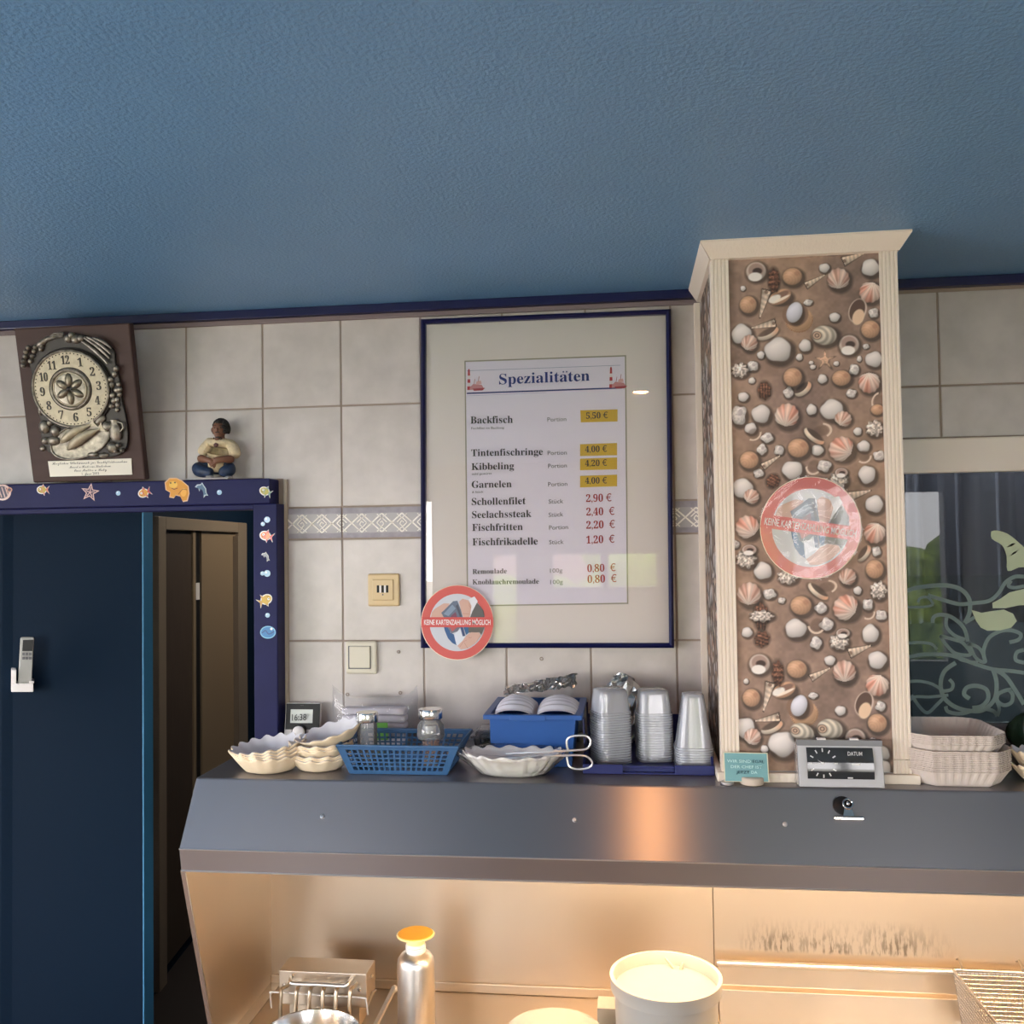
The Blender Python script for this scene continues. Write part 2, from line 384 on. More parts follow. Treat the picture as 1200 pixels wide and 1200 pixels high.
# border tiles with an angular meander relief
M_band = mat('pale_border_glaze', K(158, 153, 155), rough=.35)
M_band2 = mat('grey_border_glaze', K(136, 130, 138), rough=.4, var=.15, vs=60)
M_band3 = mat('white_border_relief', K(222, 216, 208), rough=.35)
def border(x0, x1):
    for k in range(-2, 8):
        a, b = max(.2*k+g, x0), min(.2*k+.2-g, x1)
        if b-a < .02: continue
        zb = ZO+.248+g; H = .078-2*g
        t = MB().box(a, b, -.002, .0015, zb, zb+H).build('border_tile', M_band2, wall_back)
        r = MB()
        r.box(a, b, -.0032, -.002, zb+.012, zb+H-.014)
        r.build('border_tile_field', M_band, t)
        ln = MB(); c = zb+H/2-.001; h = .0225
        def seg(p, q, w_=.0042):
            d = Vector((q[0]-p[0], 0, q[1]-p[1])); L_ = d.length
            if L_ == 0: return
            # clip to the tile ends
            lo, hi = (p, q) if p[0] <= q[0] else (q, p)
            if hi[0] <= a+.002 or lo[0] >= b-.002: return
            def cl(u_, v_, X): f_ = (X-u_[0])/(v_[0]-u_[0]); return (X, u_[1]+(v_[1]-u_[1])*f_)
            if lo[0] < a: lo = cl(lo, hi, a)
            if hi[0] > b: hi = cl(lo, hi, b)
            d = Vector((hi[0]-lo[0], 0, hi[1]-lo[1])); n = Vector((-d.z, 0, d.x)).normalized()*w_/2
            A_ = Vector((lo[0], -.0032, lo[1])); B_ = Vector((hi[0], -.0032, hi[1]))
            ln.hexa([A_-n, B_-n, B_+n, A_+n, *[v+Vector((0, -.0012, 0)) for v in (A_-n, B_-n, B_+n, A_+n)]])
        per = .05; i0 = int(a/per)-1
        gr = MB()
        for i in range(i0, i0+7):
            x = i*per
            seg((x, c-h), (x+per, c+h), .0036); seg((x+per, c-h), (x, c+h), .0036)
            sx = 1 if i % 2 else -1
            cx_ = x; k_ = sx
            q = [(cx_-k_*.0125, c+.001), (cx_, c+.0125), (cx_+k_*.0125, c), (cx_+k_*.002, c-.0105), (cx_-k_*.0055, c-.003), (cx_-k_*.0005, c+.0045), (cx_+k_*.0045, c)]
            for u_, v_ in zip(q[:-1], q[1:]): seg(u_, v_, .0026)
            xm = x+per
            for zz, s_ in ((c+.021, -1), (c-.021, 1)): seg((xm-.012, zz), (xm, zz+s_*.010), .002); seg((xm, zz+s_*.010), (xm+.012, zz), .002)
        # grey shading bands beside the relief lines (glaze of its own colour)
        if ln.v: ln.build('border_tile_relief', M_band3, t, recalc=True)
border(-.150, 1.262)
# old drill holes in the tiles
for px, py in ((467, 764), (469, 812), (407, 814), (634.5, 772)):
    c = P(px, py, -.0035); mb = MB()
    mb.tube([(c.x+.0035*math.cos(t*math.pi/5), -.0022, c.z+.0035*math.sin(t*math.pi/5)) for t in range(10)], .0011, 5, closed=True)
    mb.build('drill_hole', M_grout, wall_back)
# cornice: blue cove under the ceiling, mauve batten below
def run(y0, y1, z0, z1, x0, x1, name, mt): return struct(MB().box(x0, x1, y0, y1, z0, z1), name, mt, bevel=.002)
run(-.022, .0015, 2.396, CZ, -2.4, .868, 'trim_1', M_blue); run(-.022, .0015, 2.396, CZ, 1.22, 3.0, 'trim_2', M_blue)
run(-.008, .0015, 2.384, 2.396, -2.4, .868, 'trim_3', M_batten)
# ---------------------------------------------------------------- doorway with painted boards and stickers
FY = -.06
zt_o = 1.996; 
d1 = thing('door_1', (-.19, 0, 0), kind='structure')
zi = 1.935
top = MB().box(-1.8, -.16, FY, .0015, zi, zt_o).build('head_board', M_jamb, d1, bevel=.003)
jl = P(297, 700, FY).x; jr = P(325, 700, FY).x
MB().box(jl, jr, FY, .0015, SH+.001, zi).build('side_board', M_jamb, d1, bevel=.003)
MB().box(-1.8, -1.74, FY, .0015, 0, zi).build('side_board', M_jamb, d1, bevel=.003)
MB().box(-1.74, jl, FY+.006, FY+.03, zi-.014, zi).build('edge_strip', M_jamb, d1, bevel=.003)
MB().box(door_l, door_r+.002, .0015, .13, 1.93, 1.94).box(door_r-.001, door_r+.004, .0015, .13, 0, 1.93).build('reveal', M_petrol, d1)
MB().box(jr, jr+.007, -.012, .0015, SH+.023, 1.996).build('tile_edge_strip', mat('beige_edge_strip', K(165, 152, 135), rough=.5), d1)
MB().tube([P(-20, 602, -.03), P(140, 600.5, -.03), P(300, 597.5, -.03)], .0012, 6).build('curtain_wire', M_chrome, d1)
Yd = FY-.0004
def sticker(fn):
    k = Ink(Yd, .0002); fn(k); return k.build('sticker', M_inkg, d1)
OUT = (225, 200, 190)
def fish(k, x, y, s, body, fin, rot=0, out=(230, 225, 220)):
    c, n = math.cos(R(rot)), math.sin(R(rot)); T = lambda a, b: (x+(a*c-b*n)*s, y+(a*n+b*c)*s)
    for e, cc, cf in ((.16, out, out), (0, body, fin)):
        k.poly([T(.35, 0), T(1.0+e, -.55-e), T(.85, 0), T(1.0+e, .55+e)], cf)
        k.poly([T(-.3, -.4), T(.1, -.85-e), T(.4, -.3)], cf); k.poly([T(-.1, .35), T(.3, .85+e), T(.4, .25)], cf)
        k.poly([T(*q) for q in circ(-.15, 0, .7+e, .55+e, 16)], cc)
    k.poly([T(*q) for q in circ(-.45, -.1, .17, .17, 8)], (245, 245, 240)); k.poly([T(*q) for q in circ(-.48, -.1, .08, .08, 6)], (20, 20, 30))
    k.line([T(-.1, -.4), T(-.2, 0), T(-.1, .4)], .12*s, fin); k.line([T(-.6, .2), T(-.4, .28)], .07*s, (60, 30, 30))
def star(k, x, y, r, c, out):
    def pts(R_): return [(x+R_*(1 if i % 2 == 0 else .42)*math.sin(R(36*i+8)), y-R_*(1 if i % 2 == 0 else .42)*math.cos(R(36*i+8))) for i in range(10)]
    k.poly(pts(r*1.08), out); k.poly(pts(r*.8), c)
    for i in range(5): k.line([(x, y), (x+r*.55*math.sin(R(72*i+8)), y-r*.55*math.cos(R(72*i+8)))], .9, out)
def bubble(k, x, y, r): k.poly(circ(x, y, r, n=12), (165, 200, 230)); k.poly(circ(x-r*.3, y-r*.3, r*.35, n=8), (230, 240, 250))
def dolphin(k, x, y, s, c, out):
    A = [(-.9, -.5), (-.6, -.85), (-.1, -.9), (.1, -1.15), (.3, -.8), (.65, -.3), (.7, .3), (.95, .7), (.6, .65), (.3, 1.0), (.35, .5), (.2, 0), (-.1, -.3), (-.3, .1), (-.4, -.35)]
    k.poly([(x+a*s*1.12, y+b*s*1.12) for a, b in A], out); k.poly([(x+a*s*.9, y+b*s*.9) for a, b in A], c)
def f_turtle(k):
    k.poly(circ(3, 577, 10, 9.5), (215, 175, 170)); k.poly(circ(2, 577, 8, 7.5), (60, 40, 70)); k.poly(circ(11, 574, 3.4, 3), (205, 140, 120)); k.poly(circ(11, 574, 2, 1.8), (70, 40, 60))
    for i in range(4): k.line([(-6+i*4, 571), (-2+i*4, 583)], 1, (215, 175, 170))
def f_whale(k):
    A = [(194, 566), (199, 561), (207, 561), (213, 564), (220, 570), (221, 578), (219, 586), (214, 587), (211, 581), (206, 580), (204, 583), (199, 582), (200, 577), (195, 574)]
    k.poly([(207.5+(a-207.5)*1.08, 573.5+(b-573.5)*1.1) for a, b in A], (235, 190, 150)); k.poly(A, (222, 150, 30))
    k.poly(circ(203, 568, 5, 4), (240, 190, 70)); k.poly(circ(215, 577, 3.5, 5), (240, 175, 60)); k.poly(circ(200, 566, 1, n=6), (30, 20, 10)); k.poly(circ(205, 565.5, 1, n=6), (30, 20, 10))
    k.line([(201, 572), (204, 573.5), (208, 572)], .8, (110, 50, 20)); k.line([(209, 579), (214, 573), (219, 574)], .7, (150, 80, 20))
for fn in (f_turtle, lambda k: fish(k, 50, 574, 7, (200, 170, 70), (215, 130, 110)), lambda k: star(k, 105.5, 577, 10.5, (70, 45, 80), (220, 180, 175)),
           lambda k: bubble(k, 138.5, 578, 2.8), lambda k: fish(k, 169, 577.5, 7.5, (225, 160, 60), (205, 90, 90), -20), f_whale,
           lambda k: dolphin(k, 236, 575, 7.6, (90, 120, 150), (190, 205, 215)), lambda k: bubble(k, 257, 577, 3),
           lambda k: fish(k, 311, 576, 7.3, (190, 180, 90), (140, 170, 160), 25), lambda k: (bubble(k, 313, 609, 3.6), bubble(k, 308, 614, 2.5)),
           lambda k: fish(k, 312, 628, 8, (235, 130, 50), (220, 60, 60), 15), lambda k: dolphin(k, 311, 653, 5, (120, 125, 135), (165, 165, 165)),
           lambda k: (bubble(k, 313, 672, 4), bubble(k, 307.5, 672, 2.5)), lambda k: fish(k, 311, 703, 8.5, (215, 175, 70), (205, 160, 90), 150),
           lambda k: bubble(k, 313.5, 721, 2.8), lambda k: (k.poly(circ(314, 741, 9.2, 7.5), (120, 185, 225)), k.poly(circ(314, 741, 8, 6.3), (40, 120, 190)), k.line(spline([(307, 742), (311, 739), (315, 743), (321, 740)]), 1.2, (20, 60, 130)), k.poly(circ(318, 737, 1.6, n=8), (240, 245, 250)))):
    sticker(fn)
# ---------------------------------------------------------------- passage behind the doorway
struct(MB().box(-2.9, -.79, .50, .545, 0, 2.6), 'wall_passage', M_petrol)
struct(MB().box(-.79, -.786, .499, .556, 0, 2.6), 'wall_passage_lit_end', M_petrol_lit)  # end face of the passage wall, painted lighter as if lit
A0 = P(172, 606, 1.35); A0 = Vector((-1.285, 1.5, 0)); B0 = Vector((-1.46, 2.8, 0)); dv = (B0-A0).normalized(); nn = Vector((dv.y, -dv.x, 0))
def seg_wall(a, b, z0, z1, off0, off1):
    p = A0+dv*a; q = A0+dv*b
    return [p+nn*off0+Vector((0, 0, z0)), q+nn*off0+Vector((0, 0, z0)), q+nn*off1+Vector((0, 0, z0)), p+nn*off1+Vector((0, 0, z0)),
            p+nn*off0+Vector((0, 0, z1)), q+nn*off0+Vector((0, 0, z1)), q+nn*off1+Vector((0, 0, z1)), p+nn*off1+Vector((0, 0, z1))]
def along(px, py=800):
    q = PP(px, py, A0, nn); return (q-A0).dot(dv)
struct(MB().hexa(seg_wall(-1.0, 2.2, 0, 2.6, -.1, -.001)), 'wall_corridor', M_petrol)
struct(MB().box(-2.9, .3, 3.9, 4.0, 0, 2.6), 'wall_corridor_end', M_petrol)
struct(MB().box(.2, .3, .12, 3.9, 0, 2.6), 'wall_corridor_right', M_petrol)
struct(MB().box(-2.9, .3, .12, 4.0, 2.6, 2.7), 'ceiling_corridor', M_petrol)
struct(MB().box(-2.9, .2, .5, 3.9, 0, .004), 'floor_corridor', M_dark)
d2 = thing('door_2', A0, kind='structure')
M_cas = mat('brown_grey_casing', K(122, 108, 92), rough=.5); M_leafd = mat('dark_wood_leaf', K(66, 54, 44), rough=.5, var=.1, vs=6, stretch=(8, 8, 1)); M_leafl = mat('beige_door_leaf', K(122, 104, 82), rough=.5)
a0, a1, a2, a3 = along(178), along(187), along(274), along(284)
zt = 1.965; zi2 = 1.91
for q, nm, mm in (((a0, a1, 0, zt), 'casing', M_cas), ((a2, a3, 0, zt), 'casing', M_cas), ((a1, a2, zi2, zt), 'casing', M_cas)):
    MB().hexa(seg_wall(*q, 0, .03)).build(nm, mm, d2, bevel=.003)
l1, l2, l3 = along(223), along(226), along(234)
MB().hexa(seg_wall(a1, l2, .05, zi2, 0, .008)).build('door_leaf', M_leafd, d2, bevel=.002)
MB().hexa(seg_wall(l1, l2, .05, zi2, .008, .016)).build('leaf_edge', M_leafl, d2)
MB().hexa(seg_wall(l2, l3, .05, zi2, 0, .002)).build('gap', M_black, d2)
MB().hexa(seg_wall(l3, a2, .05, zi2, 0, .012)).build('door_leaf', M_leafl, d2, bevel=.002)
MB().hexa(seg_wall(along(271), a2, .05, zi2-.02, .012, .04)).build('door_stop', M_cas, d2)
q = PP(229, 693, A0, nn); MB().box(q.x, q.x+.012, q.y-.02, q.y+.02, q.z-.04, q.z+.04).build('latch_plate', M_plast, d2)
# remote control in its holder on the passage wall
rc = thing('remote_control', P(28, 808, .49), 'pale grey remote control clipped in a white holder on the dark blue passage wall', 'remote control')
Yr = .5
def rbox(px0, py0, px1, py1, ya, yb, sk=0):
    p = [P(px0, py1, ya), P(px1, py1, ya), P(px1, py1, yb), P(px0, py1, yb), P(px0+sk, py0, ya), P(px1+sk, py0, ya), P(px1+sk, py0, yb), P(px0+sk, py0, yb)]
    for v in (p[2], p[3]): v.z = p[0].z
    for v in (p[6], p[7]): v.z = p[4].z
    return p
MB().hexa(rbox(21, 747, 37, 801, .455, .475, 3)).build('body', mat('remote_grey_plastic', K(140, 140, 135), rough=.5), rc, bevel=.004)
MB().hexa(rbox(26, 750, 38, 763, .451, .456, 1)).build('screen', M_black, rc)
for i in range(3):
    for j in range(2): MB().hexa(rbox(26+i*4, 765+j*5, 29+i*4, 768+j*5, .452, .456)).build('button', M_txt_grey, rc)
hd = MB(); hd.hexa(rbox(13, 801, 39, 811, .45, .5)); hd.hexa(rbox(13, 785, 19, 801, .45, .5)); hd.hexa(rbox(34, 798, 40, 801, .45, .5)); hd.build('holder', M_plast, rc, bevel=.002)
# ---------------------------------------------------------------- window on the right, etched glass
w1 = thing('window_1', (1.7, 0, 1.38), kind='structure')
zt1 = 2.053; zb1 = 1.975; zs0 = 1.375; zs1 = 1.415
MB().box(WX0-.04, 2.6, -.02, .004, zb1, zt1).build('frame_head', M_wframe, w1, bevel=.003)
MB().box(WX0-.04, 2.6, -.03, .02, zs0, zs1).build('frame_sill', mat('grey_sill', K(125, 122, 120), rough=.4), w1, bevel=.003)
MB().box(2.42, 2.6, -.02, .02, zs1, zb1).build('frame_side', M_wframe, w1, bevel=.003)
MB().box(WX0-.04, 1.312, -.02, .004, zs1, zb1).build('frame_side', M_wframe, w1, bevel=.003)
GY = -.004
MB().box(1.31, 2.43, GY, GY+.004, zs1-.005, zb1+.005).build('glass_pane', clear_mat('smoky_glass', tint=(.36, .40, .42), rough=.01, ior=1.34), w1)
M_etch = mat('etched_frost', K(112, 128, 126), rough=.7); M_etch2 = mat('pale_green_film', K(176, 186, 158), rough=.7)
def ribbon(mb, pts, w_):
    ribbon.n = getattr(ribbon, 'n', 0)+1; yy_ = GY-.0006-.00004*ribbon.n; ws = w_ if isinstance(w_, list) else [w_]*len(pts)
    L_ = []; R_ = []; n = len(pts)
    for i in range(n):
        a = pts[max(0, i-1)]; b = pts[min(n-1, i+1)]; dx, dy = b[0]-a[0], b[1]-a[1]; l = math.hypot(dx, dy) or 1
        nx, ny = -dy/l*ws[i]/2, dx/l*ws[i]/2; L_.append((pts[i][0]+nx, pts[i][1]+ny)); R_.append((pts[i][0]-nx, pts[i][1]-ny))
    for i in range(n-1): mb.add([P(*q, yy_) for q in (L_[i], L_[i+1], R_[i+1], R_[i])], [(0, 1, 2, 3)])
def z5(u_, v_): return (1055+u_/4.614, 600+v_/4.615)
sw = MB()
for pts, ww in (([(20, 430), (90, 410), (180, 398), (260, 398), (330, 420), (372, 470), (375, 540), (350, 600)], 5),
                ([(150, 450), (230, 475), (320, 498), (400, 492), (480, 480), (530, 440), (570, 380), (620, 350), (669, 350)], 4.5),
                ([(669, 400), (620, 410), (585, 400), (600, 372)], 4), ([(20, 510), (90, 515), (150, 510), (180, 500)], 3), ([(95, 490), (110, 465), (150, 462), (180, 500)], 3),
                ([(175, 600), (180, 570), (215, 555), (270, 565), (320, 600), (350, 640), (365, 700)], 4.5), ([(250, 570), (250, 620), (290, 665), (350, 690)], 4),
                ([(350, 600), (400, 570)], 4), ([(215, 670), (290, 690), (340, 710), (380, 770), (300, 765), (250, 720), (215, 670)], 4),
                ([(370, 710), (430, 740), (460, 810), (410, 790), (370, 710)], 4), ([(20, 710), (110, 705), (170, 715), (200, 745)], 3.5), ([(20, 790), (130, 770), (270, 775), (400, 820), (500, 850), (600, 860), (669, 870)], 4.5),
                ([(300, 765), (330, 800), (420, 815)], 3.5), ([(460, 810), (450, 750), (480, 680), (540, 645), (600, 640), (650, 660), (640, 690), (590, 705)], 4.5),
                ([(669, 745), (630, 760), (625, 800), (669, 815)], 4.5), ([(500, 850), (520, 920), (510, 1010), (450, 1070), (370, 1075), (290, 1050), (235, 1000), (218, 930), (240, 860), (300, 815)], 5),
                ([(510, 850), (570, 890), (620, 960), (669, 1040)], 5), ([(375, 1010), (345, 985), (360, 950), (410, 940), (465, 960), (475, 1010), (440, 1050), (390, 1060)], 5),
                ([(600, 960), (570, 965), (530, 985), (525, 1020), (560, 1045), (600, 1030), (608, 990), (590, 965)], 4.5), ([(265, 905), (285, 930), (275, 960), (230, 970)], 4),
                ([(20, 920), (100, 915), (170, 930), (230, 965)], 3.5), ([(40, 1030), (80, 1000), (160, 1000), (260, 990)], 3.5), ([(60, 990), (110, 1060), (150, 1085), (200, 1040), (230, 1010)], 4),
                ([(245, 1050), (260, 1080), (330, 1090), (430, 1065), (500, 1075), (525, 1105)], 4.5), ([(525, 1105), (535, 1060), (515, 1010)], 4)):
    ribbon(sw, spline([z5(*q) for q in pts]), ww)
sw.build('etched_scrolls', M_etch, w1, recalc=False)
def film_poly(pts, nm='film_decal', mt=M_etch2):
    MB().extr([P(*q, GY-.0020) for q in pts], (0, -.0006, 0)).build(nm, mt, w1)
film_poly([z5(*q) for q in spline([(492, 105), (520, 100), (580, 118), (640, 165), (680, 210), (685, 290), (640, 300), (580, 318), (575, 240), (550, 180), (495, 145), (492, 105)], 3)[:-1]])
film_poly([z5(*q) for q in [(385, 530), (440, 545), (500, 535), (560, 528), (610, 550), (630, 590), (600, 625), (540, 640), (470, 642), (435, 625), (410, 590)]])
film_poly([z5(*q) for q in [(498, 492), (540, 470), (590, 435), (669, 415), (760, 420), (760, 500), (640, 505), (570, 520), (500, 520)]])
for pts in ([(575, 190), (600, 172), (622, 168), (612, 180), (590, 188)], [(592, 238), (612, 218), (636, 205), (625, 222), (606, 232)]):
    film_poly([z5(*q) for q in pts], 'film_mark', M_black)
MB().add([P(1062, 675, GY+.0048), (2.42, GY+.0048, P(1062, 675, GY).z), (2.42, GY+.0048, zs1), P(1064, 846, GY+.0048)], [(0, 1, 2, 3)]).build('frosted_zone', clear_mat('frosted_film', tint=(.75, .82, .8), body=.05, bcol=(.3, .4, .38), rough=.6, ior=1.1), w1, recalc=False)
# room behind that window
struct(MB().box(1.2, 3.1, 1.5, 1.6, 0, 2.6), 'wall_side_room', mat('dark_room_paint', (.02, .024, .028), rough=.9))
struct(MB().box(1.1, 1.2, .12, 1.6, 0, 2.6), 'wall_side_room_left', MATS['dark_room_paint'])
cu = MB(); cu.grid(lambda a, b: (1.25+a*.75, .42+.025*math.sin(a*44)+.012*math.sin(a*97+2), 1.60+b*.5), 120, 6)
tag(cu.build('curtain', mat('grey_curtain_cloth', K(130, 130, 140), rough=.9), smooth=True, recalc=False, solid=.002), 'grey pleated curtain hanging behind the etched glass of the window', 'curtain')
cu = MB(); cu.grid(lambda a, b: (2.02+a*.5, .46+.02*math.sin(a*40), 1.30+b*.8), 60, 4)
tag(cu.build('curtain', mat('teal_curtain_cloth', K(40, 70, 80), rough=.9), smooth=True, recalc=False, solid=.002), 'dark teal curtain at the right behind the etched window glass', 'curtain')
# ---------------------------------------------------------------- pillar clad in a printed seashell sheet
CX0, CX1, CY = .866, 1.214, -.345
pil = thing('pillar', (1.04, -.17, SH), 'square pillar clad in seashell print with cream corner strips, right of the menu', 'pillar')
MB().box(CX0+.003, CX1-.003, CY+.003, -.003, SH+.012, CZ).build('core', M_plain, pil)
SHELLS = []
Wc = (200, 192, 188)
def S_(kind, x, y, r, ry=None, rot=0, c=None): SHELLS.append((kind, x, y, r, ry or r, rot, c or Wc))
Wc = (200, 192, 188); Tn = (176, 138, 108); Pk = (178, 128, 108)
A_ = [('d', 1020, 313.5, 11, 11), ('d', 911.7, 410, 16.5, 15.5), ('d', 869, 391.5, 12.5, 12.5), ('d', 966, 314, 6.5, 6), ('d', 978, 371.7, 6.5, 6), ('d', 943.5, 405, 7.5, 8),
      ('d', 891.5, 416, 4.5, 5), ('l', 882, 429, 7, 6.5), ('l', 1023.7, 366.7, 6, 6.3), ('l', 1014.7, 406, 4, 3.5), ('d', 1024, 421, 10.5, 10), ('l', 1001, 433, 6.2, 7), ('d', 1007, 420.5, 3, 4),
      ('d', 936.7, 418.5, 4, 4.5), ('d', 950.5, 425, 3, 2.5), ('d', 952.5, 430, 3.6, 3), ('d', 980, 426, 3.5, 3.2), ('d', 870.7, 338, 3.2, 3.4), ('l', 948.7, 293, 7, 6)]
B_ = [('d', 963.7, 444, 5.7, 6), ('l', 997.6, 461, 6.3, 5.5), ('d', 881, 446, 4.2, 4), ('d', 871, 465, 6.5, 6), ('l', 924, 460, 6, 7), ('d', 951, 480, 6.3, 7), ('d', 975, 480, 14.3, 13),
      ('d', 891.7, 485, 11.3, 11.6), ('l', 866, 486.6, 9, 12.5), ('d', 879.7, 502, 7.3, 7), ('l', 899, 513, 7.5, 6.3), ('l', 892.8, 526.7, 6, 6.8), ('l', 913, 527.5, 6, 6.3), ('d', 958, 527.5, 7.4, 7),
      ('d', 1005, 505.5, 5, 5.3), ('d', 1012, 523, 8, 7.3), ('l', 1030, 534, 7, 6.3), ('l', 889, 554.5, 6.3, 5.5), ('d', 928.5, 550.6, 12.7, 11.5), ('d', 1016, 556, 10.4, 11.6), ('d', 870.4, 572, 12, 12.5), ('d', 1024.6, 590.7, 11, 11)]
C_ = [('d', 894, 669, 11, 11), ('l', 901.6, 696, 8, 6.5), ('l', 916, 703.6, 4.5, 4), ('l', 962, 712.6, 7.5, 7), ('d', 1005, 692, 5, 5.3), ('l', 1027, 646, 5.5, 6.5), ('l', 1017, 708.7, 6.5, 7.5), ('l', 1032.7, 721, 7, 6.5),
      ('d', 875.4, 741, 6.6, 6.4), ('d', 932.5, 736.5, 13.2, 12), ('l', 956.4, 753.4, 7, 8), ('d', 1020, 742.6, 10.2, 11.8), ('l', 862, 638, 5, 5)]
for L_ in (A_, B_, C_):
    for k_, x, y, r, ry in L_: S_(k_, x, y, r, ry, c=Wc)
A2 = [('t', 876.7, 357, 10.5, 11), ('t', 928.5, 324, 12, 11), ('t', 1020, 386, 11.5, 11.5), ('f', 982.5, 327, 13.5, 14, 0), ('g', 1020, 342, 13.5, 14, 200), ('f', 878, 402, 10, 10.5, 30),
      ('c', 955.5, 328.5, 12.5, 4.5, -28), ('c', 894.5, 356, 16.5, 6, 105), ('c', 894.5, 381.5, 14, 5.2, 170), ('o', 886, 318, 12.5, 12), ('o', 995, 404, 12.5, 12.5), ('w', 966, 393, 15.5, 12.5, 10),
      ('k', 936.5, 375, 17, 16, 0), ('e', 931, 366, 9.5, 13.5, 20), ('l', 947, 354.5, 5.5, 4), ('b', 914, 348, 14.5, 9, -25), ('m', 900, 391, 14, 6.5, -25), ('v', 1005, 364, 11, 16, 20),
      ('n', 907, 329, 7, 15, 0), ('s', 966.7, 422, 11.5, 11.5, 0), ('q', 867, 434, 10, 9), ('q', 974, 291, 11, 7), ('c', 1000.5, 301.5, 13, 6, -20)]
B2 = [('t', 929, 442, 11.5, 12, 0), ('t', 986, 443, 11.5, 10), ('g', 1018.5, 448, 13, 14, 180), ('n', 896, 458, 11, 8, 90), ('m', 941, 456, 12, 7, -40), ('f', 988, 491, 10.5, 10, 30), ('g', 922, 487, 14.5, 15.5, 10),
      ('a', 883, 508, 9, 10, 60), ('t', 935.5, 525, 13, 12), ('m', 954, 511, 15, 6.5, 40), ('a', 962, 505, 14, 10, -10), ('g', 986, 526, 16, 15, -60), ('a', 1012, 534, 10, 10, 70), ('q', 1025, 502, 10.5, 10),
      ('t', 878, 539, 11.5, 11), ('c', 904, 540.5, 12, 4.5, -32), ('a', 954, 546, 12, 10, 120), ('l', 966, 546, 8.5, 7.5), ('q', 983, 562, 11, 10), ('o', 986, 554, 8, 6), ('n', 906, 564, 8, 9, 30), ('f', 880.4, 582, 9.5, 9.5, 40),
      ('c', 1007.6, 578.4, 13, 6, -15), ('a', 1030, 470, 9, 12, 200), ('t', 1028, 480, 8, 7)]
C2 = [('g', 876, 617.7, 14.5, 14.5, -40), ('q', 874, 655, 12, 11), ('o', 878, 644.5, 9, 6.5), ('q', 923, 676, 12, 9), ('f', 993, 676, 10.5, 11, 30), ('f', 877.7, 696.4, 14.5, 15, 5), ('t', 938.6, 709.5, 13, 12),
      ('m', 958.7, 693, 15, 6.5, 40), ('a', 968, 688, 14, 9, -10), ('g', 991, 712, 16.5, 15, -60), ('t', 1025, 667, 11, 12), ('m', 1012.6, 648.6, 12, 6, -55), ('g', 1025, 624, 13, 14, 200), ('q', 1029.6, 692, 10, 11),
      ('n', 892, 722.6, 17, 9, 90), ('q', 892, 722, 14, 7), ('a', 1017, 718, 9, 9, 60), ('l', 968.7, 731.8, 8.5, 8), ('a', 957, 732, 12, 11, 110), ('q', 983, 752, 11.5, 10), ('o', 988, 742, 8.5, 6), ('n', 893, 749, 9, 10, 20)]
for L_ in (A2, B2, C2):
    for t_ in L_: S_(t_[0], t_[1], t_[2], t_[3], t_[4], t_[5] if len(t_) > 5 else 0)
for t_ in A_: S_(t_[0], (t_[1]-950)*1.03+956, t_[2]+460+(t_[2]-320)*.02, t_[3]*1.03, t_[4]*1.03, c=Wc) if t_[2] > 300 else None
for t_ in A2: S_(t_[0], (t_[1]-950)*1.03+956, t_[2]+460+(t_[2]-320)*.02, t_[3]*1.03, t_[4]*1.03, t_[5] if len(t_) > 5 else 0) if t_[2] > 300 else None
SHELLS += [('w', 940, 858, 15, 11, 20, None), ('d', 1035, 902, 9, 13, 0, Wc)]
